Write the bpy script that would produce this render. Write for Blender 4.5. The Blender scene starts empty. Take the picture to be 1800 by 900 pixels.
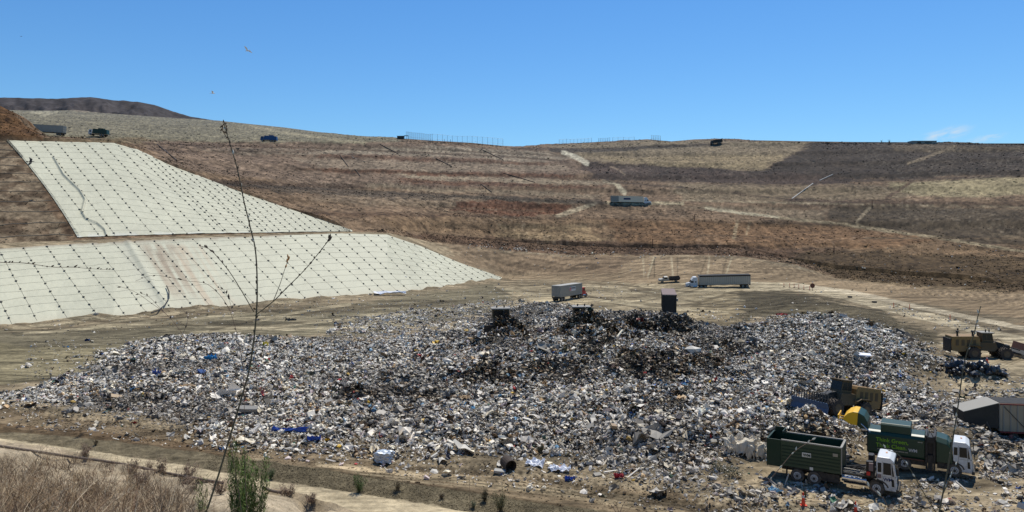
import bpy, bmesh, math, random
import numpy as np
from mathutils import Vector, Matrix
from mathutils.bvhtree import BVHTree

random.seed(7)
rng = np.random.default_rng(11)
scn = bpy.context.scene
COL = scn.collection
F, CX, HY, CZ = 1310.0, 900.0, 393.0, 20.0      # focal length and horizon of the photograph (1800 px wide), eye height


def P(px, py, D):
    return Vector((D * (px - CX) / F, D, CZ + D * (HY - py) / F))


def project(x, y, z):
    return CX + F * x / y, HY - F * (z - CZ) / y


def lin(c):
    c = np.asarray(c, dtype=float) / 255.0
    return np.where(c <= 0.04045, c / 12.92, ((c + 0.055) / 1.055) ** 2.4)


GAIN = 1.32


def alb(c):                                       # picture colour in sun -> base colour
    return np.clip(lin(c) / GAIN, 0.004, 0.9)


# ---------------------------------------------------------------- numpy noise
def _hash(ix, iy, seed):
    h = (ix.astype(np.int64) * 374761393 + iy.astype(np.int64) * 668265263 + seed * 974634777) & 0xFFFFFFFF
    h = ((h ^ (h >> 13)) * 1274126177) & 0xFFFFFFFF
    h = h ^ (h >> 16)
    return (h & 0xFFFFFF) / float(0xFFFFFF)


def vnoise(x, y, seed=0):
    x = np.asarray(x, float); y = np.asarray(y, float)
    ix = np.floor(x); iy = np.floor(y)
    fx = x - ix; fy = y - iy
    fx = fx * fx * (3 - 2 * fx); fy = fy * fy * (3 - 2 * fy)
    a = _hash(ix, iy, seed); b = _hash(ix + 1, iy, seed)
    c = _hash(ix, iy + 1, seed); d = _hash(ix + 1, iy + 1, seed)
    return (a + (b - a) * fx) * (1 - fy) + (c + (d - c) * fx) * fy


def fbm(x, y, seed=0, octv=4, gain=0.5):
    s = 0; a = 1.0; t = 0
    for o in range(octv):
        s = s + a * vnoise(x * 2 ** o, y * 2 ** o, seed + o * 17); t += a; a *= gain
    return s / t


def sstep(e0, e1, v):
    t = np.clip((v - e0) / (e1 - e0), 0, 1)
    return t * t * (3 - 2 * t)


def inpoly(x, y, poly):
    ins = np.zeros(np.shape(x), bool)
    n = len(poly)
    for i in range(n):
        x0, y0 = poly[i]; x1, y1 = poly[(i + 1) % n]
        if y0 == y1: continue
        c = ((y0 > y) != (y1 > y)) & (x < (x1 - x0) * (y - y0) / (y1 - y0) + x0)
        ins ^= c
    return ins


def segdist(x, y, pts, closed=False):
    best = np.full(np.shape(x), 1e9)
    n = len(pts)
    for i in range(n if closed else n - 1):
        x0, y0 = pts[i]; x1, y1 = pts[(i + 1) % n]
        dx, dy = x1 - x0, y1 - y0
        L = dx * dx + dy * dy + 1e-9
        t = np.clip(((x - x0) * dx + (y - y0) * dy) / L, 0, 1)
        d = np.hypot(x - x0 - t * dx, y - y0 - t * dy)
        best = np.minimum(best, d)
    return best


# ---------------------------------------------------------------- object helpers
def tag(o, label=None, cat=None, group=None, kind=None):
    if label: o['label'] = label
    if cat: o['category'] = cat
    if group: o['group'] = group
    if kind: o['kind'] = kind
    return o


def empty(name, loc, rz=0.0, rx=0.0, ry=0.0):
    o = bpy.data.objects.new(name, None); COL.objects.link(o)
    o.location = loc; o.rotation_euler = (rx, ry, rz); o.empty_display_size = 0.5
    return o


def copy_tree(o, parent=None):
    c = o.copy(); COL.objects.link(c)
    if parent is not None:
        c.parent = parent
    for ch in list(o.children):
        copy_tree(ch, c)
    return c


def np_mesh(name, verts, faces, mat, parent=None, colors=None, smooth=False, loop_n=None):
    """verts (n,3); faces (m,k) array; colors (n,3) point colours"""
    me = bpy.data.meshes.new(name)
    verts = np.ascontiguousarray(verts, dtype=np.float32)
    faces = np.ascontiguousarray(faces, dtype=np.int32)
    m, k = faces.shape
    me.vertices.add(len(verts)); me.vertices.foreach_set('co', verts.ravel())
    me.loops.add(m * k); me.loops.foreach_set('vertex_index', faces.ravel())
    me.polygons.add(m); me.polygons.foreach_set('loop_start', np.arange(0, m * k, k, dtype=np.int32))
    me.polygons.foreach_set('loop_total', np.full(m, k, dtype=np.int32))
    me.update(calc_edges=True)
    if colors is not None:
        at = me.color_attributes.new('Col', 'FLOAT_COLOR', 'POINT')
        c4 = np.ones((len(verts), 4), dtype=np.float32); c4[:, :3] = colors
        at.data.foreach_set('color', c4.ravel())
    me.polygons.foreach_set('use_smooth', np.full(m, smooth, dtype=bool))
    me.materials.append(mat)
    o = bpy.data.objects.new(name, me); COL.objects.link(o)
    if parent is not None: o.parent = parent
    return o


# ---------------------------------------------------------------- materials
def mat_new(name):
    m = bpy.data.materials.new(name); m.use_nodes = True
    nt = m.node_tree; b = nt.nodes['Principled BSDF']
    return m, nt, b


def simple(name, col, rough=0.6, metal=0.0, dirt=0.35, dscale=2.0, spec=0.3, bump=0.0, zd=0.0):
    """painted or bare surface with blotchy dust"""
    m, nt, b = mat_new(name)
    N = nt.nodes.new; L = nt.links.new
    tc = N('ShaderNodeTexCoord')
    n1 = N('ShaderNodeTexNoise'); n1.inputs['Scale'].default_value = dscale; n1.inputs['Detail'].default_value = 6
    n1.inputs['Roughness'].default_value = 0.7
    L(tc.outputs['Object'], n1.inputs['Vector'])
    r = N('ShaderNodeValToRGB'); r.color_ramp.elements[0].position = 0.38; r.color_ramp.elements[1].position = 0.72
    L(n1.outputs['Fac'], r.inputs['Fac'])
    mul = N('ShaderNodeMath'); mul.operation = 'MULTIPLY'; mul.inputs[1].default_value = dirt
    L(r.outputs['Color'], mul.inputs[0])
    mx = N('ShaderNodeMixRGB'); mx.inputs[1].default_value = (*col, 1)
    g = 0.5 * (col[0] + col[1] + col[2]) / 3
    mx.inputs[2].default_value = (0.5 * col[0] + 0.09, 0.5 * col[1] + 0.075, 0.5 * col[2] + 0.055, 1)
    L(mul.outputs[0], mx.inputs[0]); L(mx.outputs[0], b.inputs['Base Color'])
    if zd:                                            # road dust thickening towards the ground
        sx = N('ShaderNodeSeparateXYZ'); L(tc.outputs['Object'], sx.inputs[0])
        zr = N('ShaderNodeMapRange'); zr.inputs[1].default_value = 2.3; zr.inputs[2].default_value = 0.1; zr.inputs[3].default_value = 0.0; zr.inputs[4].default_value = zd
        n5 = N('ShaderNodeTexNoise'); n5.inputs['Scale'].default_value = 5.0; n5.inputs['Detail'].default_value = 6; L(tc.outputs['Object'], n5.inputs['Vector'])
        n6 = N('ShaderNodeMapRange'); n6.inputs[1].default_value = .3; n6.inputs[2].default_value = .65; L(n5.outputs['Fac'], n6.inputs[0])
        L(sx.outputs['Z'], zr.inputs[0]); m5 = N('ShaderNodeMath'); m5.operation = 'MULTIPLY'; L(zr.outputs[0], m5.inputs[0]); L(n6.outputs[0], m5.inputs[1])
        m6 = N('ShaderNodeMixRGB'); L(m5.outputs[0], m6.inputs[0]); L(mx.outputs[0], m6.inputs[1]); m6.inputs[2].default_value = (.21, .17, .125, 1)
        L(m6.outputs[0], b.inputs['Base Color'])
    b.inputs['Roughness'].default_value = rough; b.inputs['Metallic'].default_value = metal
    b.inputs['Specular IOR Level'].default_value = spec
    if bump:
        bp = N('ShaderNodeBump'); bp.inputs['Strength'].default_value = bump; bp.inputs['Distance'].default_value = 0.02
        L(n1.outputs['Fac'], bp.inputs['Height']); L(bp.outputs[0], b.inputs['Normal'])
    return m


def attr_mat(name, rough=0.8, spec=0.2, transl=0.0, nscale=0.0, namp=0.3):
    m, nt, b = mat_new(name)
    N = nt.nodes.new; L = nt.links.new
    a = N('ShaderNodeVertexColor'); a.layer_name = 'Col'
    src = a.outputs['Color']
    if nscale:
        tc = N('ShaderNodeTexCoord')
        n1 = N('ShaderNodeTexNoise'); n1.inputs['Scale'].default_value = nscale; n1.inputs['Detail'].default_value = 4
        L(tc.outputs['Object'], n1.inputs['Vector'])
        mr = N('ShaderNodeMapRange'); mr.inputs[1].default_value = 0.3; mr.inputs[2].default_value = 0.7
        mr.inputs[3].default_value = 1 - namp; mr.inputs[4].default_value = 1 + namp
        L(n1.outputs['Fac'], mr.inputs[0])
        vm = N('ShaderNodeVectorMath'); vm.operation = 'SCALE'
        L(src, vm.inputs[0]); L(mr.outputs[0], vm.inputs['Scale']); src = vm.outputs[0]
    L(src, b.inputs['Base Color'])
    b.inputs['Roughness'].default_value = rough; b.inputs['Specular IOR Level'].default_value = spec
    return m
# ================================================================ TERRAIN
# feature lines from near to far: (px, py, depth)
ZF = lambda py, z=0.0: (CZ - z) * F / (py - HY)
L_LIP = [(-500, 752, 44), (0, 775, 38), (130, 800, 36), (350, 842, 33), (480, 864, 31), (600, 893, 29), (900, 960, 26), (1300, 1050, 24), (1800, 1100, 22), (2300, 1150, 20)]
L_RU = [(-500, 712, 84), (0, 770, 71), (200, 797, 66), (333, 819, 63), (467, 843, 60), (600, 861, 57.5), (739, 884, 54.6), (822, 898, 53), (1000, 925, 50), (1200, 955, 47), (1800, 1060, 39.5), (2300, 1120, 36)]
L_LE = [(-500, 690, 88.2), (0, 748, 73.8), (200, 772, 69.1), (400, 800, 64.4), (600, 829, 60.1), (767, 854, 56.8), (878, 872, 54.7), (989, 889, 52.8), (1200, 920, 49.7), (1800, 1010, 42.5), (2300, 1060, 39.3)]
L3 = [(-500, 620, 115.4), (0, 577, 142.4), (100, 566, 151.4), (200, 560, 156.9), (300, 549, 168), (400, 540, 178.2), (500, 531, 189.9), (600, 523, 201.5), (720, 513, 218.3), (800, 503, 238.2), (884, 491, 267.3), (1000, 492, 264.6), (1100, 500, 244.9), (1200, 505, 233.9), (1320, 507, 229.8), (1500, 520, 206.3), (1800, 560, 156.9), (2300, 600, 126.6)]
L4 = [(-500, 455, 140), (0, 437, 172), (130, 428.5, 185), (350, 418, 208), (600, 410.5, 240), (680, 412.5, 250), (740, 433, 262), (800, 459, 268), (884, 489, 272), (1000, 475, 285), (1100, 472, 275), (1200, 470, 270), (1320, 478, 262), (1500, 505, 234), (1800, 540, 178), (2300, 580, 140)]
L5 = [(-500, 442, 145), (0, 427.5, 177), (130, 422.5, 190), (350, 413.5, 213), (600, 407.3, 245), (680, 409, 254), (760, 425, 290), (900, 440, 300), (1000, 447, 305), (1100, 450, 300), (1200, 447, 300), (1300, 450, 290), (1400, 465, 275), (1470, 489, 262), (1600, 505, 240), (1800, 517, 213), (2300, 540, 180)]
L6 = [(-500, 255, 205), (0, 245, 239), (20, 246, 240), (200, 250, 262), (240, 262, 262), (300, 290, 258), (430, 340, 252), (560, 385, 250), (620, 406, 250.5), (690, 402, 268), (760, 410, 300), (900, 425, 315), (1100, 435, 315), (1300, 435, 305), (1470, 472, 275), (1800, 500, 230), (2300, 520, 195)]
L7 = [(-500, 60, 250), (0, 186, 262), (30, 201, 264), (60, 222, 267), (85, 241, 270), (200, 247, 275), (300, 275, 290), (400, 300, 310), (600, 333, 335), (750, 341, 345), (1067, 356, 362), (1200, 360, 365), (1370, 383, 345), (1480, 394, 330), (1800, 440, 275), (2300, 480, 230)]
L9 = [(-500, 238, 320), (0, 238, 330), (150, 241, 405), (300, 248, 400), (470, 252, 400), (600, 250, 430), (700, 249, 450), (800, 256, 470), (900, 263, 480), (1000, 264, 500), (1140, 256, 510), (1250, 251, 520), (1400, 250.5, 500), (1600, 253, 480), (1800, 256, 460), (2300, 260, 440)]
L10 = [(-500, 190, 800), (0, 193, 800), (60, 194.5, 820), (130, 195, 850), (200, 200, 850), (300, 207, 850), (385, 212, 850), (440, 218, 820), (500, 224, 780), (560, 232, 720), (620, 238, 640), (700, 243, 540), (760, 247, 500), (830, 251, 500), (880, 256, 505), (920, 258, 520), (960, 254, 560), (1020, 251, 580), (1100, 247, 580), (1140, 245, 580), (1180, 248.5, 580), (1220, 245, 590), (1260, 244, 600), (1300, 246, 580), (1400, 248, 540), (1500, 249.5, 520), (1620, 250, 510), (1700, 252, 500), (1800, 252, 490), (2300, 252, 480)]

ncol = 1180
uu = np.concatenate([np.linspace(-1.3, -0.75, 60, endpoint=False), np.linspace(-0.75, 0.75, ncol - 120, endpoint=False), np.linspace(0.75, 1.3, 60)])
PXC = CX + uu * F


def line3(L, px=None):
    px = PXC if px is None else np.asarray(px, float)
    a = np.array(L, float)
    py = np.interp(px, a[:, 0], a[:, 1]); D = np.interp(px, a[:, 0], a[:, 2])
    return np.stack([D * (px - CX) / F, D, CZ + D * (HY - py) / F], -1)


W_LIP = line3(L_LIP); W_RU = line3(L_RU); W_LE = line3(L_LE)
W3, W4, W5, W6, W7, W9, W10 = [line3(l) for l in (L3, L4, L5, L6, L7, L9, L10)]
W8 = W7.copy(); W8[:, 1] += 7; W8[:, 0] = uu * W8[:, 1]; W8[:, 2] += 0.3
Wm = np.stack([uu * 60, np.full_like(uu, -25.0), np.full_like(uu, 17.6)], -1)
W0 = np.stack([uu * 30, np.full_like(uu, 1.0), np.full_like(uu, 18.3)], -1)
W1 = np.stack([uu * 18, np.full_like(uu, 10.0), np.full_like(uu, 15.0)], -1)
WF = W_RU.copy(); WF[:, 1] -= 7; WF[:, 0] = uu * WF[:, 1]
W11 = W10.copy(); W11[:, 1] *= 1.3; W11[:, 0] = uu * W11[:, 1]; W11[:, 2] -= 30
W12 = np.stack([uu * 9000, np.full_like(uu, 9000.0), np.full_like(uu, -60.0)], -1)
segs = [(Wm, W0, 6), (W0, W1, 16), (W1, W_LIP, 110), (W_LIP, WF, 12), (WF, W_RU, 22), (W_RU, W_LE, 20), (W_LE, W3, 440),
        (W3, W4, 62), (W4, W5, 14), (W5, W6, 80), (W6, W7, 95), (W7, W8, 6), (W8, W9, 100), (W9, W10, 70), (W10, W11, 10), (W11, W12, 16)]
rows = []; seg_id = []
for k, (A, B, n) in enumerate(segs):
    for j in range(n):
        t = j / n
        if k == 6:                                             # perspective-friendly spacing on the floor
            Dj = A[:, 1] * (B[:, 1] / A[:, 1]) ** t
            tt = ((Dj - A[:, 1]) / (B[:, 1] - A[:, 1]))[:, None]
        else:
            tt = t
        rows.append(A + (B - A) * tt); seg_id.append(k)
rows.append(segs[-1][1]); seg_id.append(len(segs) - 1)
G = np.array(rows)                                              # (R, C, 3)
SEG = np.array(seg_id)[:, None] * np.ones((1, len(uu)), int)
R_, C_ = G.shape[:2]

# ---- the garbage field, on the flat floor
def flo(pts, z=0.0):
    return [((px - CX) / F * ZF(py, z), ZF(py, z)) for px, py in pts]


TR_PIX = [(-120, 702), (0, 692), (60, 668), (130, 642), (200, 614), (270, 594), (340, 586), (450, 588), (560, 592), (640, 600), (720, 592), (800, 574), (860, 548), (930, 534), (1000, 535),
          (1060, 548), (1140, 548), (1200, 556), (1230, 575), (1290, 584), (1330, 564), (1370, 551), (1440, 549), (1500, 558), (1560, 574), (1620, 594), (1660, 618), (1690, 643), (1755, 656),
          (1765, 668), (1700, 668), (1650, 668), (1660, 690), (1720, 706), (1860, 700), (1950, 760), (1900, 800), (1800, 832), (1722, 832), (1700, 800), (1560, 800), (1345, 815), (1320, 838), (1265, 845), (1290, 872), (1200, 868),
          (1100, 852), (1000, 836), (940, 826), (860, 821), (760, 806), (680, 810), (600, 798), (500, 786), (400, 772), (300, 753), (200, 736), (100, 723), (0, 713), (-120, 708)]
TR = flo(TR_PIX)


def trash_sd(x, y):
    """positive inside the heap, in metres"""
    d = segdist(x, y, TR, True)
    return np.where(inpoly(x, y, TR), d, -d)


HEAPS = [  # (px, py on floor, radius x, radius y, height)
    (760, 650, 12, 9, 1.0), (900, 668, 9, 6, 1.6), (1010, 665, 11, 6, 1.7), (1130, 668, 11, 7, 1.8), (1250, 672, 10, 6, 1.2), (1180, 760, 11, 8, 1.0), (950, 745, 16, 7, 0.8),
    (640, 712, 9, 4, 1.0), (892, 622, 4.6, 2.4, 2.2), (1032, 626, 5.0, 3.0, 3.5), (1078, 606, 5, 3, 2.0), (1018, 576, 4.0, 2.5, 1.9), (1118, 592, 5, 3, 2.3), (1187, 596, 4.5, 3, 2.0), (850, 640, 9, 3.5, 1.6), (980, 655, 8, 3.5, 1.5), (1120, 650, 9, 4, 1.6),
    (1480, 625, 20, 13, 1.7), (1380, 600, 16, 12, 1.6), (1600, 655, 9, 9, 1.4), (1700, 668, 3.5, 1.5, 1.3), (1733, 666, 2.2, 1.2, 1.3),
    (1600, 778, 6, 2.0, 1.8), (1690, 790, 4, 2.5, 1.5), (1740, 796, 4, 2.5, 1.0), (1430, 785, 7, 2.4, 1.6), (1330, 790, 5, 3, 1.6), (1500, 748, 6, 3, 0.9)]
HW = [(*flo([(a, b)])[0], rx, ry, h) for a, b, rx, ry, h in HEAPS]


def heap_h(x, y):
    sd = trash_sd(x, y)
    sd = sd + (fbm(x * 0.35, y * 0.35, 5, 3) - 0.5) * 4.5 + (fbm(x * 0.08, y * 0.08, 6, 2) - .5) * 5.0
    m = sstep(-1.0, 7.0, sd)
    h = m * 0.25 + sstep(2, 14, sd) * .6
    for hx, hy, rx, ry, hh in HW:
        h = h + m ** 0.5 * hh * np.exp(-(((x - hx) / rx) ** 2 + ((y - hy) / ry) ** 2))
    rough = 0.25 + 0.75 * sstep(560, 660, CX + F * x / y) * 1.0
    n = (fbm(x * 0.30, y * 0.30, 31, 3) - 0.5) * 2.1 * rough + (fbm(x * 1.1, y * 1.1, 41, 3) - 0.5) * 0.75 * (0.5 + 0.5 * rough)
    return h + m * n, m


X = G[..., 0]; Y = G[..., 1]; Z = G[..., 2]
fl = (SEG == 6)
hh, mm = heap_h(X[fl], Y[fl])
TM = np.zeros((R_, C_)); TM[fl] = mm
Z[fl] += hh
# cover-soil slope behind the right heap, berm at the foot of the liner, wheel ruts
sx, sy = X[fl], Y[fl]
COVER = flo([(1290, 560), (1360, 522), (1470, 528), (1560, 552), (1640, 590), (1640, 604), (1560, 580), (1440, 552), (1350, 552)])
cv = np.where(inpoly(sx, sy, COVER), segdist(sx, sy, COVER, True), 0)
Z[fl] += np.clip(cv, 0, 8) / 8 * 1.2 * (0.75 + 0.5 * fbm(sx * .2, sy * .2, 3))
bd = segdist(sx, sy, [(p[0], p[1]) for p in W3[(PXC > -300) & (PXC < 890)][::12, :2]])
Z[fl] += np.exp(-(bd / 2.6) ** 2) * (0.75 + 0.9 * (fbm(sx * 0.22, sy * 0.22, 77, 2) - 0.5) * 2)
dl = segdist(sx, sy, [(p[0], p[1]) for p in W_LE[::20, :2]])
Z[fl] += (1 - TM[fl]) * (np.exp(-((dl - 1.5) / 0.35) ** 2) * -0.12 + np.exp(-((dl - 3.8) / 0.3) ** 2) * -0.14 + np.exp(-((dl - 6.5) / 1.2) ** 2) * 0.5 * fbm(sx * .5, sy * .5, 9))
# lugged-wheel prints
tread = np.sin((sx * 0.9 + sy * 0.45) * 9.0) * np.exp(-((dl - 5.0) / 1.1) ** 2) + np.sin((sx * 0.9 - sy * 0.5) * 8.0) * np.exp(-((dl - 8.2) / 1.0) ** 2)
Z[fl] += (1 - TM[fl]) * 0.065 * tread
# general relief
Z[fl] += (1 - TM[fl]) * ((fbm(sx * 0.15, sy * 0.15, 21, 4) - 0.5) * 0.5 + (fbm(sx * 1.3, sy * 1.3, 22, 3) - 0.5) * 0.14)
for k, a1, s1, a2, s2 in [(2, 0.8, .15, .22, 1.2), (3, .6, .3, .2, 1), (4, .1, .3, .05, 1.5), (5, .3, .5, .25, 1.6), (8, .3, .5, .3, 1), (9, .6, .1, .3, .7), (10, 2.0, .05, .6, .35), (12, 2.4, .04, .8, .3), (13, 3.5, .02, 1.0, .15)]:
    q = (SEG == k)
    w = 1.0
    if k == 9: w = 1.0 - 1.0 * (CX + F * X[q] / Y[q] < 640)
    Z[q] += w * ( (fbm(X[q] * s1, Y[q] * s1, 50 + k, 3) - 0.5) * a1 + (fbm(X[q] * s2, Y[q] * s2, 80 + k, 3) - 0.5) * a2)
# gullies in the sandy bank
q = SEG == 2
Z[q] -= 0.35 * sstep(0.55, 0.8, vnoise(X[q] * 0.8 + 0.5 * fbm(X[q] * .7, Y[q] * .7, 4), Y[q] * 0.12, 99)) * sstep(12, 18, Y[q])
# benches on the far slopes: shallow steps along the contour
q = (SEG == 10) | (SEG == 12)
zz = Z[q]; per = 9.0
ph = (zz + 1.5 * (fbm(X[q] * .01, Y[q] * .01, 8) - .5)) / per
fr = ph - np.floor(ph)
Z[q] += (sstep(0.0, 0.22, fr) - sstep(0.22, 1.0, fr)) * 1.0

# ---------------------------------------------------------------- painting
PX, PY = np.full((R_, C_), 900.0), np.full((R_, C_), 3000.0)
vis = Y > 3
PX[vis], PY[vis] = project(X[vis], Y[vis], Z[vis])
BASE = np.zeros((R_, C_, 3))


def setc(mask, c, a=1.0):
    m = (np.asarray(mask, float) * a)[..., None]
    BASE[:] = BASE * (1 - m) + alb(c) * m


nw1 = fbm(X * .05, Y * .05, 200, 4) - 0.5; nw2 = fbm(X * .05, Y * .05, 230, 4) - 0.5
nf1 = fbm(X * .4, Y * .4, 260, 3) - 0.5; nf2 = fbm(X * .4, Y * .4, 290, 3) - 0.5
amp = np.clip(3000.0 / np.maximum(Y, 30), 4, 30)
WPX = PX + (nw1 * 3.0 + nf1 * 1.6) * amp * 2.0
WPY = PY + (nw2 * 1.2 + nf2 * 1.1) * amp * 0.8


def reg(poly, c, a=1.0, soft=6.0, msk=None, warp=1.0):
    xs = [p[0] for p in poly]; ys = [p[1] for p in poly]
    bx = (WPX > min(xs) - 40) & (WPX < max(xs) + 40) & (WPY > min(ys) - 20) & (WPY < max(ys) + 20)
    if msk is not None: bx &= msk
    wx, wy = (WPX, WPY) if warp else (PX, PY)
    x, y = wx[bx], wy[bx]
    ins = inpoly(x, y * 1.0, poly)
    d = segdist(x, y * 2.0, [(p[0], p[1] * 2) for p in poly], True)
    m = sstep(-soft, soft, np.where(ins, d, -d)) * a
    B = BASE[bx]; BASE[bx] = B * (1 - m[:, None]) + alb(c) * m[:, None]


def stroke(pts, w, c, a=1.0, msk=None, wob=0.0):
    xs = [p[0] for p in pts]; ys = [p[1] for p in pts]
    bx = (PX > min(xs) - 20) & (PX < max(xs) + 20) & (PY > min(ys) - 20) & (PY < max(ys) + 20)
    if msk is not None: bx &= msk
    x = PX[bx] + nf1[bx] * wob; y = PY[bx] + nf2[bx] * wob
    d = segdist(x, y, pts)
    m = (1 - sstep(w * 0.5, w * 0.5 + 1.6, d)) * a
    B = BASE[bx]; BASE[bx] = B * (1 - m[:, None]) + alb(c) * m[:, None]


hill = SEG >= 9
floor_ = (SEG == 6) | (SEG == 7) | (SEG == 8)
setc(np.ones((R_, C_)), (126, 104, 84))
setc(SEG <= 3, (188, 171, 146))
setc(SEG == 4, (200, 183, 152))
setc(SEG == 5, (126, 115, 93))
setc(floor_, (146, 131, 107))
# --- far hillside
reg([(-60, 180), (60, 190), (385, 208), (560, 228), (720, 240), (700, 250), (600, 252), (470, 254), (300, 250), (150, 243), (60, 243), (-60, 243)], (128, 119, 98), msk=SEG >= 12)
reg([(250, 250), (720, 252), (900, 262), (1000, 275), (1040, 300), (900, 330), (600, 330), (400, 310), (280, 290)], (124, 104, 88), msk=hill)
for b in [([(340, 262), (600, 262), (760, 256), (960, 268), (1010, 278), (960, 284), (700, 272), (420, 270)], (152, 138, 120), .75), ([(500, 276), (700, 284), (1000, 290), (1010, 300), (760, 302), (560, 296)], (142, 126, 108), .6),
          ([(710, 304), (900, 312), (1040, 316), (1060, 324), (900, 322), (720, 318)], (156, 140, 118), .65), ([(640, 322), (860, 334), (1060, 342), (1060, 349), (870, 342), (640, 330)], (150, 134, 112), .55),
          ([(560, 340), (800, 348), (980, 356), (960, 366), (700, 362), (520, 352)], (140, 122, 102), .5)]:
    reg(b[0], b[1], b[2], 5, hill)
for b in [([(300, 318), (420, 320), (560, 322), (640, 324), (640, 331), (500, 334), (340, 330)], (84, 68, 56)), ([(560, 270), (760, 278), (960, 286), (960, 290), (760, 284), (560, 276)], (104, 78, 62)),
          ([(560, 296), (800, 304), (1010, 306), (1010, 311), (800, 310), (560, 302)], (108, 74, 56)), ([(700, 314), (900, 322), (1050, 326), (1050, 331), (900, 329), (700, 322)], (104, 74, 56)),
          ([(470, 330), (760, 341), (1070, 352), (1070, 359), (760, 349), (470, 338)], (92, 80, 68)), ([(800, 356), (880, 352), (1000, 360), (990, 378), (880, 382), (790, 370)], (104, 68, 50)),
          ([(260, 262), (560, 264), (560, 268), (260, 268)], (100, 82, 68)), ([(360, 372), (600, 372), (900, 378), (900, 384), (600, 382), (380, 382)], (106, 84, 66))]:
    reg(b[0], b[1], .85, 4, hill)
reg([(640, 380), (900, 384), (1100, 384), (1500, 396), (1800, 446), (1800, 470), (1400, 432), (900, 420), (700, 404)], (128, 104, 80), .8, 8, hill)
reg([(880, 395), (1040, 398), (1080, 425), (960, 436), (860, 425)], (142, 120, 92), .7, 10, hill)
reg([(1080, 386), (1480, 398), (1640, 420), (1560, 436), (1300, 436), (1100, 428)], (128, 98, 72), .8, 8, hill)
reg([(700, 408), (900, 420), (1300, 432), (1480, 440), (1480, 452), (1300, 450), (1100, 452), (1000, 449), (900, 440), (760, 424)], (98, 76, 60), .9, 4, hill)
reg([(1380, 446), (1500, 440), (1800, 452), (1990, 470), (1990, 530), (1800, 517), (1600, 505), (1485, 492), (1420, 470)], (86, 70, 51), .9, 6, hill)
# right side
reg([(960, 256), (1140, 246), (1430, 250), (1400, 264), (1340, 300), (1200, 294), (1040, 286), (1000, 270)], (134, 118, 96), .95, 5, hill)
reg([(1060, 278), (1380, 272), (1340, 300), (1200, 293), (1060, 284)], (158, 138, 106), .6, 6, hill)
reg([(1000, 256), (1280, 252), (1420, 250), (1400, 258), (1200, 262), (1040, 268)], (116, 104, 86), .6, 5, hill)
reg([(1430, 249), (2000, 252), (2000, 312), (1700, 309), (1500, 316), (1330, 304), (1350, 296), (1400, 264)], (64, 55, 48), .95, 5, hill)
reg([(1560, 254), (1800, 257), (1800, 266), (1640, 268), (1560, 262)], (120, 104, 84), .5, 6, hill)
reg([(1030, 286), (1340, 300), (1500, 316), (1500, 324), (1260, 322), (1040, 316)], (78, 64, 57), .95, 4, hill)
reg([(960, 262), (1060, 262), (1200, 255), (1280, 252), (1280, 254.5), (1180, 260), (1060, 268), (960, 268)], (72, 64, 56), .9, 2, hill)
reg([(1180, 322), (1600, 326), (1620, 345), (1500, 356), (1200, 352)], (132, 116, 94), .75, 6, hill)
reg([(1560, 322), (1820, 308), (1990, 308), (1990, 342), (1620, 344)], (152, 138, 108), .9, 6, hill)
reg([(1380, 350), (1990, 356), (1990, 366), (1380, 360)], (94, 76, 62), .9, 3, hill)
reg([(1460, 362), (1990, 368), (1990, 445), (1800, 436), (1620, 414), (1480, 392)], (86, 74, 60), .95, 6, hill)
reg([(1160, 362), (1380, 366), (1460, 368), (1460, 388), (1370, 382), (1240, 368)], (134, 118, 98), .7, 5, hill)
for p, w, c in [([(990, 268), (1012, 276), (1032, 287)], 7, (200, 190, 170)), ([(1086, 326), (1098, 339)], 7, (196, 182, 156)), ([(1060, 318), (1080, 322), (1086, 328)], 3, (180, 166, 140)), ([(980, 380), (1010, 370), (1044, 358)], 6, (182, 164, 138)),
                ([(1066, 357), (1150, 357), (1200, 358)], 4, (176, 160, 132)), ([(1240, 366), (1300, 374), (1370, 382)], 3, (176, 164, 140)), ([(1370, 383), (1480, 394), (1620, 414), (1800, 442), (1990, 466)], 3.5, (158, 142, 116)),
                ([(1073, 293), (1085, 297), (1098, 306)], 1.5, (150, 130, 110)), ([(1296, 390), (1290, 418)], 5, (160, 140, 112)), ([(1318, 390), (1312, 412)], 3, (146, 124, 98)), ([(1528, 366), (1506, 390)], 4, (150, 134, 112)),
                ([(440, 222), (520, 236), (640, 252)], 3, (160, 148, 122)), ([(55, 198), (100, 196), (70, 205)], 3, (168, 158, 134)), ([(1740, 410), (1800, 420)], 3, (120, 104, 84)), ([(1520, 418), (1800, 420)], 1.5, (110, 92, 72)),
                ([(1200, 352), (1500, 359), (1800, 364), (1990, 366)], 1.6, (150, 134, 110)), ([(1596, 288), (1640, 272), (1678, 258)], 3, (128, 112, 92)), ([(1558, 348), (1580, 335), (1606, 316)], 3, (92, 72, 58))]:
    stroke(p, w, c, .85, hill, 3)
# left near slopes
reg([(-300, 60), (0, 183), (40, 206), (90, 243), (60, 248), (-10, 248), (-300, 250)], (104, 76, 52), 1, 3, (SEG >= 9) & (SEG <= 11) & (PX < 100))
reg([(-400, 246), (10, 248), (135, 428), (-400, 455)], (140, 122, 102), 1, 3, SEG == 9)
reg([(60, 243), (260, 244), (260, 256), (210, 252), (20, 247)], (120, 104, 82), 1, 3, SEG >= 9)
q = (SEG == 9) & (PX < 136) & (PX > -400)      # mottled netting-covered slope
mt = sstep(.45, .62, fbm(X * .35, Y * .35, 777, 4))[..., None] * .62 * q[..., None]
BASE[:] = BASE * (1 - mt) + alb((74, 54, 40)) * mt
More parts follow.
